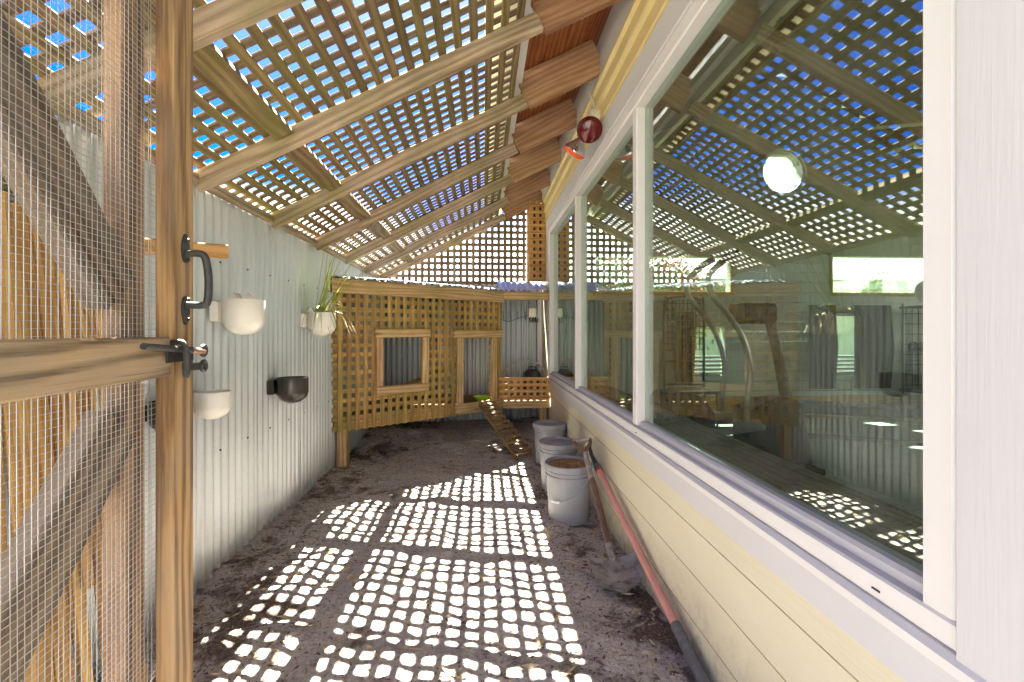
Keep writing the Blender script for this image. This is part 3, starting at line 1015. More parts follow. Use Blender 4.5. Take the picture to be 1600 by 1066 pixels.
# posts
for (x, y, zt) in ((-1.275, 4.245, 0.344), (0.175, 5.33, 0.34), (0.70, 5.36, 0.33)):
    board('post', (x, y, -0.08), (x, y, zt), 0.089, 0.089, (1, 0, 0), 'coop_frame', cp, 0.004)
board('corner_stud', C(CL - 0.02, -0.04, 0.46), C(CL - 0.02, -0.04, 1.60), 0.06, 0.05, cd, 'coop_frame', cp)
board('corner_stud', C(0.02, -0.055, 0.42), C(0.02, -0.055, 1.68), 0.06, 0.06, cd, 'coop_frame', cp)
# floor deck
fl = [C(0.0, -0.05, 0.40), C(CL, -0.05, 0.40), Vector((XH - 0.02, 5.33, 0.40)), Vector((XH - 0.02, YG + 0.01, 0.40)), Vector((XL + 0.02, YG + 0.01, 0.40))]
extrude('floor_deck', fl, (0, 0, -0.03), 'ramp', cp)
# low lattice guard of the right compartment
for z in (0.683, 0.614, 0.545, 0.470):
    board('lattice_strip', (0.185, 5.262, z), (XH - 0.012, 5.262, z), 0.038, ST, (0, 0, 1), 'orange', cp, 0.001, jit=0.001)
x = 0.22
while x < XH - 0.03:
    board('lattice_strip', (x, 5.272, 0.43), (x, 5.272, 0.70), 0.038, ST, (1, 0, 0), 'orange', cp, 0.001, jit=0.001)
    x += 0.0755
board('bottom_beam', (0.20, 5.29, 0.385), (XH - 0.02, 5.29, 0.385), 0.09, 0.036, (0, 0, 1), 'coop_frame', cp)
# tin roof: two sheets
def vm(u):
    a = (u + 0.02) * cd.x / cn.x if cn.x > 1e-6 else 9
    b = (YG - 0.02 - (A.y + cd.y * u)) / cd.x
    return max(0.02, min(a, b) + 0.09)
tn = Vector((0, 0, 1))
slope_dir = (-cn + Vector((0, 0, 0.13))).normalized()
corrugated('roof_sheet', C(-0.02, 0.09, 1.712), cd, slope_dir, CL - 0.02, 1, cd.cross(slope_dir), 'metal', cp, amp=0.009, vmax=vm)
sd2 = Vector((0, 1, 0.24)).normalized()
corrugated('roof_sheet', (0.18, 5.20, 1.708), (1, 0, 0), sd2, XH - 0.02 - 0.18, 0.80, (0, -0.24, 1), 'metal', cp, amp=0.009)
# roost plank inside
board('roost_plank', (-1.15, 5.55, 0.50), (-0.25, 5.75, 0.86), 0.10, 0.04, (0, 1, 0), 'ramp', cp)

rp = thing('chicken_ramp', 'narrow wooden cleated ramp leading down from the coop doorway', 'ramp', (0.35, 4.4, 0))
r0, r1 = Vector((0.03, 5.10, 0.42)), Vector((0.395, 4.36, 0.02))
rd = (r1 - r0).normalized()
side = Vector((0.0, 0.0, 1.0)).cross(rd).normalized()
for s in (-0.085, 0.085):
    board('side_rail', r0 + side * s, r1 + side * s, 0.035, 0.022, (0, 0, 1), 'ramp', rp)
nrm = rd.cross(side)
if nrm.z < 0: nrm = -nrm
for i in range(11):
    c = r0 + (r1 - r0) * ((i + 0.4) / 11.0) + nrm * 0.026
    board('cleat', c - side * 0.105, c + side * 0.105, 0.045, 0.013, rd, 'ramp', rp, 0.002, jit=0.003)

# things in the coop
dish = lathe('feed_dish', [(0.001, 0.0), (0.08, 0.0), (0.115, 0.05), (0.12, 0.052), (0.11, 0.045), (0.075, 0.008), (0.001, 0.008)], (0.0, 5.5, 0.401), 'lime', None)
tag(dish, 'lime green plastic feed dish just inside the coop doorway', 'dish')
wt = thing('poultry_waterer', 'black domed poultry waterer behind the low lattice guard', 'waterer', (0.62, 5.75, 0.401))
lathe('drum', [(0.001, 0.0), (0.12, 0.0), (0.12, 0.24), (0.10, 0.30), (0.05, 0.335), (0.001, 0.34)], (0.62, 5.75, 0.42), 'dark', wt)
lathe('tray', [(0.001, 0), (0.15, 0), (0.16, 0.04), (0.15, 0.04), (0.14, 0.015), (0.001, 0.015)], (0.62, 5.75, 0.402), 'dark', wt)
tube('carry_handle', [(0.575, 5.75, 0.745), (0.575, 5.75, 0.785), (0.665, 5.75, 0.785), (0.665, 5.75, 0.745)], 0.009, 'dark', wt, 6)
arc = [(0.52 + 0.31 * math.cos(t), 5.70, 0.55 + 0.33 * math.sin(t)) for t in [R(0 + i * 10) for i in range(19)]]
arc = [(min(x, 0.765), y, z) for x, y, z in arc]
hs = tube('garden_hose', arc, 0.011, 'shaft_grey', None, 8)
tag(hs, 'grey hose bent in an arch behind the low lattice guard', 'hose')
jb = thing('junction_box', 'pale outlet box with hanging cables on the corrugated back wall', 'outlet box', (0.64, 6.0, 1.45))
box('box_body', (0.60, 5.965, 1.42), (0.70, 6.016, 1.54), 'cream', jb, 0.006)
for x in (0.62, 0.66, 0.69):
    tube('cable', spline([(x, 5.97, 1.43), (x - 0.01, 5.95, 1.38), (x + 0.02, 5.95, 1.36), (x + 0.03, 5.97, 1.40)], 4), 0.006, 'dark', jb, 6)
tube('cable_run', spline([(0.22, 6.0, 1.40), (0.34, 5.98, 1.37), (0.46, 5.99, 1.41), (0.60, 5.985, 1.45)], 6), 0.004, 'dark', jb, 5)
for i in range(4):
    x = 0.26 + i * 0.095
    hk = tube('wall_hook', spline([(x, 6.012, 1.50), (x, 5.97, 1.49), (x + 0.005, 5.955, 1.43), (x + 0.01, 5.975, 1.40), (x + 0.012, 5.99, 1.42)], 4), 0.0045, 'black_metal', None, 6)
    tag(hk, 'small dark wire hook in a row beside the outlet box', 'hook', 'wire hooks on the back wall')

# ------------------------------------------------------------------ mesh door, swung open beside the camera
S0 = Vector((-0.700, 1.076, 0))
dd = Vector((-0.097, 0.995, 0)).normalized()
nn = Vector((dd.y, -dd.x, 0))
def D(s, o, z):
    return S0 + dd * s + nn * o + Vector((0, 0, z))
dr = thing('mesh_door', 'open wooden door of wire mesh with dark pull handle and slide bolt', 'door', D(-0.4, 0, 0.05))
def db(name, s0, z0, s1, z1, w, o, mat, t=0.038):
    wd = (0, 0, 1) if abs(s1 - s0) > abs(z1 - z0) else dd
    return board(name, D(s0, o, z0), D(s1, o, z1), w, t, wd, mat, dr, 0.004)
stile = db('stile', 0.0445, 0.06, 0.0445, 2.14, 0.089, -0.019, 'door')
db('stile', -0.80, 0.06, -0.80, 2.14, 0.089, -0.019, 'door')
rail = db('middle_rail', -0.755, 1.165, -0.001, 1.166, 0.089, -0.024, 'rail')
db('top_rail', -0.755, 2.095, -0.001, 2.095, 0.089, -0.022, 'rail')
db('bottom_rail', -0.755, 0.105, -0.001, 0.105, 0.089, -0.022, 'rail')
db('back_stile', -0.052, 0.08, -0.052, 2.13, 0.075, -0.066, 'door')
board('brace', D(-0.09, -0.067, 1.30), D(-0.74, -0.067, 2.08), 0.115, 0.042, (dd * 0.6 + Vector((0, 0, 1))), 'brace', dr, 0.004)
board('brace', D(-0.09, -0.067, 1.03), D(-0.74, -0.067, 0.28), 0.115, 0.042, (dd * -0.6 + Vector((0, 0, 1))), 'brace', dr, 0.004)
db('back_rail', -0.755, 1.16, -0.095, 1.16, 0.06, -0.067, 'rail')
# welded wire: thousands of little squares, one part
vs, fs = [], []
def wire(p, q, bow, r=0.00068):
    n = 6
    pts = []
    for i in range(n + 1):
        t = i / n
        P_ = p.lerp(q, t)
        pts.append(P_ + bow * math.sin(t * math.pi * 2.0) )
    v, f = tube_geo(pts, r, 4, False)
    b = len(vs)
    vs.extend(v)
    fs.extend([tuple(b + i for i in ff) for ff in f])
s = -0.79
while s < 0.01:
    wire(D(s, -0.0425, 0.07), D(s + random.uniform(-0.002, 0.002), -0.0425, 2.13), dd * random.uniform(-0.0018, 0.0018))
    s += 0.0127
z = 0.07
while z < 2.13:
    wire(D(-0.80, -0.0437, z), D(0.02, -0.0437, z + random.uniform(-0.002, 0.002)), Vector((0, 0, random.uniform(-0.0018, 0.0018))))
    z += 0.0127
tag(mesh('wire_mesh', vs, fs, 'wire', dr), kind='stuff')
# staples' shadow line replaced by real thin battens under the rail
# pull handle
hd = tube('pull_handle', spline([D(0.045, 0.004, 1.405), D(0.045, 0.03, 1.408), D(0.047, 0.045, 1.397), D(0.049, 0.051, 1.345), D(0.049, 0.048, 1.294), D(0.047, 0.034, 1.285), D(0.045, 0.004, 1.286)], 6),
          [0.0085] * 37, 'black_metal', dr, 10)
for zc, sg in ((1.405, 1), (1.286, -1)):
    poly = []
    for i in range(20):
        t = 2 * math.pi * i / 20
        a, b = math.cos(t), math.sin(t)
        wv_ = 0.0155 * (1 - 0.35 * max(0, b * sg))
        poly.append(D(0.045 + wv_ * a, 0.0005, zc + sg * 0.014 + 0.034 * b))
    pl = extrude('handle_plate', poly, nn * 0.005, 'black_metal', hd)
    for q in (-0.012, 0.034):
        lathe('screw', [(0.001, 0.004), (0.004, 0.003), (0.005, 0.0)], D(0.045 + 0.005, 0.0055, zc + sg * q), 'dark', hd, axis=nn, n=8)
# slide bolt
lt = board('slide_bolt_plate', D(-0.03, 0.003, 1.168), D(0.075, 0.003, 1.168), 0.030, 0.005, (0, 0, 1), 'black_metal', dr, 0.001)
tube('bolt_rod', [D(-0.13, 0.014, 1.193), D(-0.02, 0.016, 1.184), D(0.085, 0.018, 1.176)], 0.0068, 'black_metal', lt, 10)
lathe('bolt_tip', [(0.001, 0), (0.0072, 0), (0.0072, 0.05), (0.006, 0.056), (0.001, 0.056)], D(0.040, 0.0185, 1.178), 'copper', lt, axis=(D(1, 0.02, -0.08) - D(0, 0, 0)).normalized(), n=12)
tube('bolt_guide', spline([D(-0.012, 0.002, 1.198), D(-0.010, 0.026, 1.196), D(-0.006, 0.030, 1.160), D(-0.004, 0.028, 1.128), D(0.008, 0.024, 1.122), D(0.014, 0.022, 1.14), D(0.016, 0.022, 1.175)], 5), 0.0062, 'black_metal', lt, 8)
for (s_, z_) in ((0.018, 1.143), (0.092, 1.176), (0.092, 1.138)):
    pts = [D(s_ + 0.012 * math.cos(t), 0.020, z_ + 0.012 * math.sin(t)) for t in [2 * math.pi * i / 14 for i in range(15)]]
    tube('bolt_ring', pts, 0.0048, 'black_metal', lt, 8)
board('bolt_keeper', D(0.02, 0.014, 1.140), D(0.092, 0.016, 1.138), 0.018, 0.007, (0, 0, 1), 'black_metal', lt, 0.001)
hp = thing('hinge_post', 'wooden hinge post carrying the open mesh door', 'post', D(-0.92, 0, 0))
board('post_shaft', D(-0.90, -0.02, -0.05), D(-0.90, -0.02, 2.05), 0.089, 0.089, dd, 'door', hp)
for z in (0.4, 1.9):
    box('hinge', D(-0.86, 0.001, z) - Vector((0.004, 0.03, 0.03)), D(-0.86, 0.001, z) + Vector((0.004, 0.03, 0.03)), 'black_metal', hp)

arm = board('wooden_bracket', (-1.325, 1.42, 1.50), (-0.985, 1.815, 1.53), 0.05, 0.038, (0, 0, 1), 'strip', None, 0.004)
tag(arm, 'short wooden bar sticking out from the corrugated wall behind the door handle', 'wooden bar')

# loose strips leaning on the wall behind the door
for i in range(17):
    t = i / 16.0
    yt = 1.20 + 0.36 * t
    yb = yt + (t - 0.9) * 0.10 + random.uniform(-0.05, 0.03) + 0.03
    xo = random.choice((0.03, 0.045, 0.06))
    zb_ = random.choice((0.02, 0.03, 0.3, 0.45)) if t > 0.4 else 0.02
    o = board('wood_strip', (XL + 0.03 + xo * 1.0 + (0.14 if zb_ < 0.1 else 0.09), yb, zb_ + 0.02), (XL + 0.046 + xo * 0.4, yt, 1.59 + random.uniform(-0.02, 0.015)), 0.034, 0.014,
              (random.uniform(-0.5, 0.5), 1, 0), 'strip', None, 0.001)
    tag(o, 'thin orange wooden strip in the bundle leaning on the wall behind the mesh door', 'wood strip', 'loose strips leaning behind the door')
# grooved offcut
of = thing('grooved_offcut', 'slanted orange grooved board propped between loose strips and wall', 'board', (XL + 0.06, 1.62, 1.3))
for i in range(6):
    q = Vector((0, -0.024, 0.030)) * i
    board('slat', Vector((XL + 0.055, 1.50, 1.24)) + q, Vector((XL + 0.055, 1.685, 1.335)) + q, 0.032, 0.012, (0, -0.6, 1), 'strip', of, 0.002)

# ------------------------------------------------------------------ wall planters
def planter(name_label, x, y, zt, r, hgt, mat, plate=True):
    t = thing('wall_planter', name_label, 'planter', (x, y, zt - hgt), 'half round planters on the corrugated wall')
    th = 0.006
    rim = zt
    hb = hgt - r * 0.80
    prof = [(0.001, rim - hgt)]
    for i in range(1, 9):
        a = R(90 * i / 8)
        prof.append((r * math.sin(a), rim - hgt + (hgt - hb) * (1 - math.cos(a))))
    prof += [(r, rim - 0.003), (r - 0.002, rim), (r - th, rim), (r - th, rim - 0.02), (r - th - 0.002, rim - 0.03), (0.001, rim - 0.03)]
    lathe('bowl', [(a, b - rim) for a, b in prof], (x, y, rim), mat, t, n=32, angle=45)
    lathe('soil', [(r - th - 0.001, -0.026), (r * 0.5, -0.018), (0.001, -0.022)], (x, y, rim), 'soil', t, n=20)
    if plate:
        box('back_plate', (XL - 0.003, y - r * 0.75, zt - hgt * 0.62), (x - r * 0.92, y + r * 0.75, zt - 0.012), mat, t, 0.006)
    return t
planter('largest white bowl planter, upper one nearest the door', -1.215, 2.40, 1.387, 0.097, 0.178, 'pot_white')
planter('white bowl planter holding the grassy plant beside the coop', -1.215, 3.52, 1.372, 0.098, 0.180, 'pot_white')
planter('dark brown glazed bowl planter below the grassy plant', -1.215, 2.99, 0.935, 0.094, 0.165, 'pot_black')
planter('small white bowl planter, lower one by the door edge', -1.250, 2.19, 0.948, 0.074, 0.128, 'pot_white')
planter('dark bowl planter half hidden behind the door stile', -1.262, 1.925, 0.945, 0.074, 0.128, 'pot_black')
# dry stalks in the first pot
ds = thing('dried_plant', 'few dried orange brown stalks in the largest white planter', 'plant', (-1.215, 2.40, 1.37))
for i in range(5):
    a = random.uniform(0, 6.28)
    p = Vector((-1.215 + 0.04 * math.cos(a), 2.40 + 0.04 * math.sin(a), 1.365))
    tube('stalk', [p, p + Vector((0.01, 0.0, 0.03)), p + Vector((random.uniform(-0.02, 0.02), random.uniform(-0.02, 0.02), 0.055))], [0.003, 0.002, 0.004], 'copper', ds, 5)
# grassy plant
gp = thing('grass_plant', 'tall straggly grassy plant with drooping dry blades growing from a wall planter', 'plant', (-1.215, 3.52, 1.35))
def blade(p0, dirv, L, droop, w, mat):
    n = 9
    pts = []
    for i in range(n + 1):
        t = i / n
        pts.append(Vector(p0) + Vector(dirv) * (L * t) + Vector((0, 0, -droop * L * t * t)))
    sidev = Vector(dirv).cross(Vector((0, 0, 1)))
    sidev = sidev.normalized() if sidev.length > 1e-3 else Vector((1, 0, 0))
    vs, fs = [], []
    for i, p in enumerate(pts):
        ww = w * (1 - (i / n) ** 2 * 0.85) / 2
        vs += [p - sidev * ww, p + Vector((0, 0, -ww * 0.5)), p + sidev * ww]
    for i in range(n):
        fs += [(3 * i, 3 * i + 1, 3 * i + 4, 3 * i + 3), (3 * i + 1, 3 * i + 2, 3 * i + 5, 3 * i + 4)]
    mesh('blade', vs, fs, mat, gp, True)
for i in range(52):
    a = random.uniform(0, 6.28)
    r = random.uniform(0, 0.06)
    p = (-1.215 + r * math.cos(a), 3.52 + r * math.sin(a), 1.345)
    kind = random.random()
    if kind < 0.45:
        blade(p, Vector((random.uniform(0.1, 0.75), random.uniform(-0.2, 0.3), 1)).normalized(), random.uniform(0.35, 0.95), random.uniform(0.05, 0.35), 0.012, 'leaf_y')
    elif kind < 0.75:
        blade(p, Vector((random.uniform(0.0, 1.0), random.uniform(-1.0, 0.7), 1)).normalized(), random.uniform(0.25, 0.6), random.uniform(0.6, 1.4), 0.010, 'leaf_y')
    else:
        blade(p, Vector((random.uniform(0.1, 0.9), random.uniform(-0.5, 0.4), 0.9)).normalized(), random.uniform(0.2, 0.5), random.uniform(0.9, 1.9), 0.010, 'leaf_dry')

# ------------------------------------------------------------------ buckets
def bucket(x, y, label, rot, muck=False, bail=True, zb=0.0):
    t = thing('bucket', label, 'bucket', (x, y, zb), 'grey buckets along the house wall')
    c = (x, y, zb)
    lathe('pail', [(0.001, 0.0), (0.126, 0.0), (0.130, 0.006), (0.143, 0.285), (0.150, 0.286), (0.150, 0.300), (0.144, 0.301), (0.1445, 0.315), (0.152, 0.316),
                   (0.152, 0.328), (0.146, 0.329), (0.146, 0.350), (0.001, 0.350)], c, 'bucket', t, n=40)
    ld = lathe('lid', [(0.153, 0.332), (0.157, 0.335), (0.158, 0.362), (0.154, 0.370), (0.146, 0.371), (0.142, 0.364), (0.136, 0.356), (0.001, 0.356)], c, 'bucket', t, n=40)
    if not muck:
        lathe('lid_ring', [(0.05, 0.3566), (0.052, 0.361), (0.056, 0.361), (0.058, 0.3566), (0.05, 0.3566)], c, 'bucket', ld, n=24)
    if muck:
        vs, fs = [(x, y, zb + 0.366)], []
        for i in range(24):
            a = 2 * math.pi * i / 24
            vs.append((x + 0.132 * math.cos(a), y + 0.132 * math.sin(a), zb + 0.358))
        vs += [(x + 0.07 * math.cos(2 * math.pi * i / 24), y + 0.07 * math.sin(2 * math.pi * i / 24), zb + 0.362 + random.uniform(0, 0.008)) for i in range(24)]
        for i in range(24):
            j = (i + 1) % 24
            fs += [(1 + i, 1 + j, 25 + j, 25 + i), (25 + i, 25 + j, 0)]
        mesh('scraps', vs, fs, 'muck', t)
    for i in range(10):
        a = 2 * math.pi * i / 10
        q = Vector((math.cos(a), math.sin(a), 0))
        o_ = Vector(c) + q * 0.1585 + Vector((0, 0, 0.348))
        board('lid_tab', o_ - Vector((0, 0, 0.012)), o_ + Vector((0, 0, 0.012)), 0.012, 0.004, q.cross(Vector((0, 0, 1))), 'bucket', ld, 0.001)
    if bail:
        pts = []
        for i in range(17):
            t_ = R(180 * i / 16)
            v = Vector((0.152 * math.cos(t_), -0.157 * math.sin(t_), 0.30 - 0.15 * math.sin(t_)))
            v = Matrix.Rotation(R(rot), 3, 'Z') @ v
            pts.append(Vector(c) + v)
        bl = tube('bail', pts, 0.0022, 'wire', t, 6)
        tube('grip', pts[7:10], 0.008, 'pot_white', bl, 8)
    return t
bucket(0.560, 2.965, 'nearest grey bucket, brown scraps on its lid, beside the shovel handle', -42, muck=True)
bucket(0.590, 3.545, 'middle grey bucket with clean lid, partly hidden behind the nearest bucket', 60)
bucket(0.625, 4.26, 'farthest grey lidded bucket nearest the chicken ramp', 150)

# ------------------------------------------------------------------ shovel and pole
sh = thing('shovel', 'muddy short shovel with brown D handle leaning beside the nearest bucket', 'shovel', (0.62, 2.2, 0))
T = Vector((0.655, 2.905, 0.455))
Bt = Vector((0.655, 2.34, 0.115))
ax = (T - Bt).normalized()
lr = Vector((0.93, -0.28, 0.0))
lr = (lr - ax * lr.dot(ax)).normalized()
fr_ = lr.cross(ax)
if fr_.y > 0: fr_ = -fr_
tube('upper_shaft', [T - ax * 0.02, T - ax * 0.23], 0.0165, 'shaft_grey', sh, 12)
tube('lower_shaft', [T - ax * 0.229, Bt - ax * 0.02], [0.0168, 0.0172], 'shaft_dark', sh, 12)
tube('socket', [Bt - ax * 0.0, Bt - ax * 0.08, Bt - ax * 0.15], [0.0190, 0.017, 0.007], 'blade', sh, 10)
hh = tube('d_handle', spline([T - ax * 0.03 - lr * 0.004, T + ax * 0.02 - lr * 0.015, T + ax * 0.055 - lr * 0.045, T + ax * 0.105 - lr * 0.055], 5), 0.0115, 'shaft_dark', sh, 10)
tube('handle_fork', spline([T - ax * 0.03 + lr * 0.004, T + ax * 0.02 + lr * 0.015, T + ax * 0.055 + lr * 0.045, T + ax * 0.105 + lr * 0.055], 5), 0.0115, 'shaft_dark', hh, 10)
tube('handle_grip', [T + ax * 0.10 - lr * 0.062, T + ax * 0.10 + lr * 0.062], 0.013, 'shaft_grey', hh, 10)
# dished blade
Bb = Bt - ax * 0.085 + Vector((0, 0, 0.005))
bd = Vector((-0.06, -1.0, -0.14)).normalized()
bd = (bd - lr * bd.dot(lr)).normalized()
bn = lr.cross(bd)
if bn.z < 0: bn = -bn
vs, fs = [], []
NU, NV = 14, 14
for j in range(NV + 1):
    t = j / NV
    half = 0.118 * (1.0 if t < 0.45 else max(0.0, 1 - ((t - 0.45) / 0.55) ** 2.4) ** 0.6)
    half = max(half, 0.004)
    for i in range(NU + 1):
        u = -1 + 2 * i / NU
        dish_ = 0.030 * u * u * (1 - 0.4 * t) - 0.012
        lift = 0.016 * math.exp(-(u / 0.22) ** 2) * (1 - t) ** 1.2
        fold = 0.012 * max(0, 1 - t / 0.08) * (abs(u) > 0.35)
        vs.append(Bb + bd * (0.235 * t) + lr * (half * u) + bn * (dish_ + lift + fold))
nV = len(vs)
vs += [v - bn * 0.003 for v in vs]
for j in range(NV):
    for i in range(NU):
        a = j * (NU + 1) + i
        fs.append((a, a + 1, a + NU + 2, a + NU + 1))
        b = a + nV
        fs.append((b, b + NU + 1, b + NU + 2, b + 1))
edge = [i for i in range(NU + 1)] + [(j + 1) * (NU + 1) - 1 for j in range(1, NV + 1)] + [NV * (NU + 1) + i for i in range(NU - 1, -1, -1)] + [j * (NU + 1) for j in range(NV - 1, 0, -1)]
for p, q in zip(edge, edge[1:] + edge[:1]):
    fs.append((p, q, q + nV, p + nV))
mesh('blade', vs, fs, 'blade', sh, True, 50)

pl = thing('long_handled_tool', 'faded red fibreglass tool handle with grey grip lying along the siding', 'tool handle', (0.74, 1.5, 0.02))
P0, P1 = Vector((0.742, 1.38, 0.020)), Vector((0.742, 3.06, 0.375))
pa = (P1 - P0)
tube('rubber_grip', [P0, P0 + pa * 0.20], [0.0205, 0.0205], 'tape', pl, 14)
for i in range(9):
    c = P0 + pa * (0.012 + i * 0.0215)
    tube('grip_ridge', [c, c + pa * 0.012], [0.0212, 0.0216], 'tape', pl, 14)
tube('handle_shaft', [P0 + pa * 0.19, P0 + pa * 0.905], [0.0175, 0.0185], 'pink', pl, 14)
tube('collar', [P0 + pa * 0.885, P0 + pa * 0.925], 0.0235, 'tape', pl, 14)
tube('collar_band', [P0 + pa * 0.880, P0 + pa * 0.888], 0.0245, 'red_rubber', pl, 14)
tube('tool_ferrule', [P0 + pa * 0.92, P0 + pa * 1.02], [0.019, 0.013], 'dark', pl, 12)
tube('tool_head', [P0 + pa * 1.01, P0 + pa * 1.05 + Vector((0.0, 0, 0.02)), P0 + pa * 1.06 + Vector((0.018, 0.03, 0.06))], [0.013, 0.013, 0.011], 'black_metal', pl, 10)

# ------------------------------------------------------------------ heat lamps
hl = thing('heat_lamp', 'twin red heat lamp fixture mounted on the yellow trim above the window', 'lamp', (XH - 0.04, 3.02, 2.63))
lathe('mount_plate', [(0.001, 0), (0.066, 0), (0.066, 0.05), (0.058, 0.06), (0.001, 0.061)], (XH - 0.02, 3.02, 2.655), 'cream', hl, axis=(-1, 0, 0), n=24)
def bulb(base, axis, mats):
    axis = Vector(axis).normalized()
    f_ = 1.32
    sc = lambda L_: [(a * f_ if a > 0.002 else a, b * f_) for a, b in L_]
    s = lathe('lamp_socket', sc([(0.001, -0.01), (0.019, -0.01), (0.022, 0.05), (0.018, 0.055), (0.001, 0.055)]), base, 'socket', hl, axis=axis, n=16)
    b = lathe('lamp_bulb', sc([(0.015, 0.05), (0.019, 0.062), (0.045, 0.095), (0.060, 0.118), (0.062, 0.126)]), base, mats[0], hl, axis=axis, n=28)
    lathe('lamp_lens', sc([(0.0625, 0.1265), (0.0625, 0.135), (0.058, 0.142), (0.04, 0.150), (0.001, 0.154)]), base, mats[1], b, axis=axis, n=28)
bulb((XH - 0.085, 3.04, 2.63), (-0.13, -0.9, -0.65), ('bulb_red', 'bulb_red'))
bulb((XH - 0.075, 3.08, 2.62), (-0.42, 0.42, -0.70), ('bulb_silver', 'bulb_rim'))
tube('lamp_cable', spline([(XH - 0.03, 3.05, 2.70), (XH - 0.045, 3.06, 2.80), (XH - 0.06, 3.10, 2.88), (XH - 0.03, 3.16, 2.98), (XH - 0.02, 3.2, 3.1)], 6), 0.005, 'cream', hl, 6)
tube('swivel_arm', spline([(XH - 0.07, 3.02, 2.66), (XH - 0.10, 3.03, 2.655), (XH - 0.08, 3.07, 2.63)], 4), 0.010, 'cream', hl, 8)

# ------------------------------------------------------------------ things in the room behind the glass
et = thing('elliptical_trainer', 'dark elliptical trainer with curved silver arms seen through the large pane', 'exercise machine', (2.1, 3.75, 0.05))
def E_(x, z, y=3.7):
    return Vector((x, y, z))
extrude('front_housing', [E_(1.42, 0.40), E_(1.42, 0.62), E_(1.50, 0.72), E_(1.66, 0.73), E_(1.84, 0.68), E_(1.93, 0.55), E_(1.95, 0.36), E_(1.75, 0.22), E_(1.5, 0.24)], (0, 0.22, 0), 'dark', et)
extrude('flywheel_housing', [E_(2.24, 0.56), E_(2.42, 0.64), E_(2.62, 0.66), E_(2.70, 0.62), E_(2.74, 0.40), E_(2.80, 0.06), E_(2.30, 0.06), E_(2.10, 0.14), E_(2.24, 0.28)], (0, 0.26, 0), 'dark', et)
tube('mast', [E_(2.66, 0.60, 3.83), E_(2.58, 1.0, 3.83), E_(2.46, 1.48, 3.83)], [0.05, 0.042, 0.036], 'shaft_grey', et, 12)
box('console', (2.20, 3.70, 1.30), (2.48, 3.96, 1.47), 'dark', et, 0.03)
for y in (3.62, 4.02):
    tube('swing_arm', spline([E_(2.16, 0.46, y), E_(2.18, 0.72, y), E_(2.20, 0.92, y), E_(2.13, 1.18, y), E_(2.00, 1.38, y), E_(1.87, 1.54, y), E_(1.845, 1.68, y), E_(1.93, 1.78, y)], 6), 0.024, 'silver', et, 12)
    tube('hand_grip', [E_(1.93, 1.78, y), E_(2.00, 1.84, y), E_(2.09, 1.89, y)], 0.030, 'dark', et, 10)
    tube('pedal_bar', [E_(1.75, 0.42, y), E_(2.0, 0.40, y), E_(2.32, 0.44, y)], 0.022, 'silver', et, 10)
    lathe('pivot_hub', [(0.001, -0.09), (0.045, -0.09), (0.045, 0.09), (0.001, 0.09)], (2.18, y, 0.46), 'silver', et, axis=(1, 0, 0), n=18)
box('base_beam', (1.40, 3.78, 0.06), (2.80, 3.88, 0.12), 'shaft_grey', et)
for x in (1.45, 2.72):
    box('foot_bar', (x, 3.55, 0.05), (x + 0.07, 4.12, 0.10), 'dark', et)

def curtain(x0, x1, z0, z1, label):
    n = 28
    vs, fs = [], []
    for i in range(n + 1):
        x = x0 + (x1 - x0) * i / n
        y = YE - 0.09 + 0.02 * math.sin(i * 1.5)
        sw = 1.0
        vs += [(x, y, z1), (x + (x - x0) * 0.1, y + 0.012 * math.sin(i * 0.9), (z0 + z1) / 2), (x, y, z0)]
    for i in range(n):
        a = 3 * i
        fs += [(a, a + 3, a + 4, a + 1), (a + 1, a + 4, a + 5, a + 2)]
    tag(mesh('curtain', vs, fs, 'curtain', None, True), label, 'curtain', 'dark curtains beside the low room windows')
curtain(2.58, 2.82, 0.55, 1.50, 'dark curtain left of the small low window behind the exercise machine')
curtain(4.45, 4.82, 0.45, 1.60, 'dark curtain left of the wider low window')
curtain(5.10, 5.62, 0.45, 1.60, 'broad dark curtain right of the wider low window')

ch = thing('mesh_back_chair', 'dark tall mesh backed folding chair beyond the middle pane', 'chair', (2.6, 5.6, 0.05))
tube('back_frame', spline([(2.34, 5.75, 0.05), (2.34, 5.75, 1.55), (2.40, 5.75, 1.66), (2.60, 5.75, 1.69), (2.80, 5.75, 1.66), (2.86, 5.75, 1.55), (2.86, 5.75, 0.05)], 6), 0.016, 'dark', ch, 8)
for i in range(9):
    z = 1.0 + i * 0.075
    tube('back_wire', [(2.34, 5.75, z), (2.86, 5.75, z + 0.0)], 0.006, 'dark', ch, 5)
for i in range(9):
    x = 2.39 + i * 0.0525
    tube('back_wire', [(x, 5.755, 1.0), (x, 5.755, 1.66)], 0.006, 'dark', ch, 5)
for z in (0.55, 0.85):
    tube('cross_tube', [(2.34, 5.75, z), (2.86, 5.75, z)], 0.014, 'dark', ch, 8)
box('seat', (2.36, 5.30, 0.48), (2.84, 5.72, 0.52), 'dark', ch, 0.01)
for x in (2.38, 2.82):
    tube('leg', [(x, 5.32, 0.05), (x, 5.34, 0.49)], 0.014, 'dark', ch, 8)

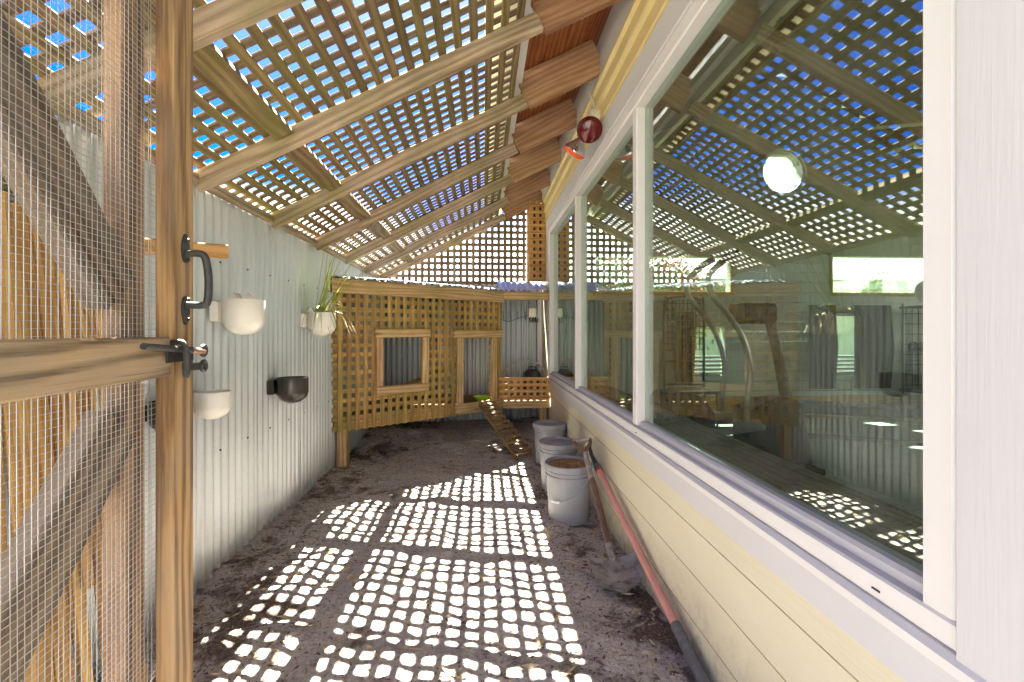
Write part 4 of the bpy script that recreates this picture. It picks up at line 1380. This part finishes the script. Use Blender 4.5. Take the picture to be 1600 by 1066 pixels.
wb = thing('weight_bench', 'long dark padded bench on black legs behind the right side of the window', 'bench', (3.6, 3.9, 0.05))
board('pad', (2.95, 4.35, 0.50), (4.35, 3.65, 0.50), 0.30, 0.09, (0.45, 0.9, 0), 'tape', wb, 0.02)
board('pad_rail', (2.95, 4.35, 0.44), (4.35, 3.65, 0.44), 0.10, 0.03, (0.45, 0.9, 0), 'silver', wb, 0.005)
for (x, y) in ((3.05, 4.42), (3.0, 4.2), (4.22, 3.85), (4.12, 3.64)):
    tube('leg', [(x, y, 0.43), (x + 0.03, y, 0.05)], 0.024, 'dark', wb, 8)
board('leg_brace', (3.02, 4.31, 0.22), (4.18, 3.74, 0.22), 0.04, 0.03, (0, 0, 1), 'dark', wb)

rk = thing('wire_shelf_rack', 'black wire grid rack with shelf standing against the far room wall', 'rack', (6.2, 5.85, 0.05))
for x in (5.75, 6.75):
    for y in (5.55, 5.9):
        tube('rack_post', [(x, y, 0.05), (x, y, 1.62)], 0.013, 'dark', rk, 6)
for i in range(11):
    x = 5.80 + i * 0.09
    tube('grid_wire', [(x, 5.9, 0.45), (x, 5.9, 1.55)], 0.005, 'dark', rk, 5)
for i in range(8):
    z = 0.5 + i * 0.14
    tube('grid_wire', [(5.75, 5.895, z), (6.75, 5.895, z)], 0.005, 'dark', rk, 5)
box('shelf', (5.72, 5.52, 1.55), (6.78, 5.92, 1.58), 'dark', rk)
box('shelf', (5.72, 5.52, 0.42), (6.78, 5.92, 0.45), 'dark', rk)
for i in range(3):
    c = Vector((5.86 + i * 0.22, 5.80, 1.03))
    db_ = thing('dumbbell', 'black round dumbbell on the wire grid rack', 'dumbbell', c, 'dumbbells on the rack')
    lathe('bar', [(0.001, -0.07), (0.015, -0.07), (0.015, 0.07), (0.001, 0.07)], c, 'silver', db_, axis=(1, 0, 0), n=10)
    for s in (-0.07, 0.04):
        lathe('weight', [(0.001, s), (0.06, s), (0.065, s + 0.01), (0.065, s + 0.03), (0.06, s + 0.04), (0.001, s + 0.04)], c, 'dark', db_, axis=(1, 0, 0), n=16)
fd = thing('round_white_dish', 'white round dish with blue oval mark on top of the wire rack', 'dish', (5.9, 5.7, 1.58))
lathe('dish_face', [(0.001, 0.0), (0.12, 0.02), (0.17, 0.05), (0.165, 0.055), (0.11, 0.03), (0.001, 0.012)], (5.85, 5.62, 1.74), 'pot_white', fd, axis=(-0.5, -0.9, 0.25), n=28)
rg2 = frame_m((5.82, 5.60, 1.745), (-0.5, -0.9, 0.25))
tube('oval_mark', [rg2 @ Vector((0.035 * math.cos(2 * math.pi * i / 18), 0.065 * math.sin(2 * math.pi * i / 18), 0.02)) for i in range(19)], 0.008, 'blue', fd, 6)
lathe('dish_foot', [(0.001, 0), (0.06, 0), (0.07, 0.07), (0.05, 0.08), (0.001, 0.08)], (5.92, 5.66, 1.581), 'pot_white', fd, n=20)

cfn = thing('ceiling_fan', 'pale ceiling fan with long blades hanging in the room behind the glass', 'ceiling fan', (4.1, 3.6, 2.9))
lathe('motor', [(0.001, 0), (0.10, 0.0), (0.13, 0.05), (0.12, 0.14), (0.03, 0.18), (0.001, 0.18)], (4.1, 3.6, 2.95), 'white', cfn, n=24)
tube('down_rod', [(4.1, 3.6, 3.1), (4.1, 3.6, rtop - 0.12)], 0.015, 'white', cfn, 8)
for i in range(5):
    a = R(20 + 72 * i)
    q = Vector((math.cos(a), math.sin(a), 0))
    c = Vector((4.1, 3.6, 3.02))
    board('fan_blade', c + q * 0.14, c + q * 0.70, 0.13, 0.008, q.cross(Vector((0, 0, 1))) + Vector((0, 0, 0.18)), 'cream', cfn, 0.002)

# ------------------------------------------------------------------ beyond the room: bush, neighbour house, palm
def leaf_cloud(name, c, rad, n, size, mat, parent, kind='stuff'):
    rng = np.random.default_rng(abs(hash(name)) % 1000 if False else len(name) * 7 + n)
    vs, fs = [], []
    for i in range(n):
        v = rng.normal(size=3)
        v /= np.linalg.norm(v)
        r = rng.uniform(0.45, 1.0) ** 0.6
        lump = 0.82 + 0.3 * mn.noise(Vector(v) * 2.3 + Vector((c[0], 0, 0)))
        p = np.array(c) + v * np.array(rad) * r * lump
        a = rng.normal(size=3); a /= np.linalg.norm(a)
        b = np.cross(a, rng.normal(size=3)); b /= np.linalg.norm(b)
        s = size * rng.uniform(0.6, 1.3)
        k = len(vs)
        vs += [tuple(p - a * s), tuple(p + b * s * 0.45), tuple(p + a * s), tuple(p - b * s * 0.45)]
        fs.append((k, k + 1, k + 2, k + 3))
    me = bpy.data.meshes.new(name)
    me.from_pydata([(x - c[0], y - c[1], z - c[2]) for x, y, z in vs], [], fs)
    o = raw(name, me, mat, parent, Matrix.Translation(Vector(c)))
    o['kind'] = kind
    return o
bs = thing('flowering_bush', 'green bush with pink red flowers outside the left clerestory window', 'bush', (3.0, 9.4, -0.05))
tube('trunk', [(3.0, 9.4, -0.1), (3.05, 9.4, 0.8), (2.9, 9.35, 1.6)], [0.08, 0.06, 0.03], 'bark', bs, 8)
for i in range(5):
    a = i * 1.3
    tube('limb', [(3.0, 9.4, 0.6), (3.0 + 0.8 * math.cos(a), 9.4 + 0.3 * math.sin(a), 1.6), (3.0 + 1.5 * math.cos(a), 9.4 + 0.5 * math.sin(a), 2.2)], [0.04, 0.03, 0.012], 'bark', bs, 6)
leaf_cloud('crown', (3.1, 9.4, 1.75), (2.4, 0.9, 1.35), 14000, 0.05, 'leaf_bush', bs)
leaf_cloud('flowers', (3.0, 9.15, 2.05), (2.2, 0.8, 1.1), 1500, 0.045, 'flower', bs)

nh = thing('neighbour_house', 'pale neighbouring house with light grey roof beyond the right clerestory window', 'house', (10, 15, -0.05))
box('wall', (5.2, 14.2, -0.06), (20, 22, 2.62), 'house_pale', nh)
box('soffit', (4.7, 13.7, 2.60), (20.4, 14.25, 2.70), 'white', nh)
box('fascia', (4.7, 13.66, 2.62), (20.4, 13.70, 2.86), 'white', nh)
mesh('roof', [(4.6, 13.64, 2.84), (20.5, 13.64, 2.84), (20.5, 18, 5.2), (8.2, 18, 5.2), (4.6, 13.64, 2.90), (20.5, 13.64, 2.90), (20.5, 18, 5.26), (8.2, 18, 5.26), (4.6, 22.4, 2.84), (20.5, 22.4, 2.84)],
     [(0, 1, 5, 4), (4, 5, 6, 7), (4, 7, 8), (7, 6, 9, 8), (1, 9, 6, 5), (0, 4, 8), (0, 8, 9, 1)], 'roof_pale', nh)
pm = thing('palm_tree', 'small green palm at the right edge of the right clerestory window', 'palm', (9.35, 9.6, -0.05))
tube('trunk', [(9.35, 9.6, -0.1), (9.4, 9.6, 1.2), (9.35, 9.6, 2.4)], [0.14, 0.11, 0.09], 'bark', pm, 10)
for i in range(22):
    a = 2 * math.pi * i / 22 + random.uniform(-0.1, 0.1)
    L = random.uniform(0.9, 1.4)
    up = random.uniform(0.3, 1.3)
    vs, fs = [], []
    for j in range(11):
        t = j / 10
        p = Vector((9.35 + L * t * math.cos(a), 9.6 + L * t * math.sin(a), 2.4 + up * t - 1.1 * t * t))
        sd_ = Vector((-math.sin(a), math.cos(a), -0.25))
        for sg in (-1, 1):
            ln = 0.32 * math.sin(math.pi * (0.12 + 0.85 * t))
            q = p + Vector((sd_.x * sg, sd_.y * sg, -0.35)) * ln + Vector((math.cos(a), math.sin(a), 0)) * 0.14
            k = len(vs)
            vs += [p, p + Vector((math.cos(a), math.sin(a), 0)) * 0.035, q]
            fs.append((k, k + 1, k + 2))
    mesh('frond', vs, fs, 'palm', pm)
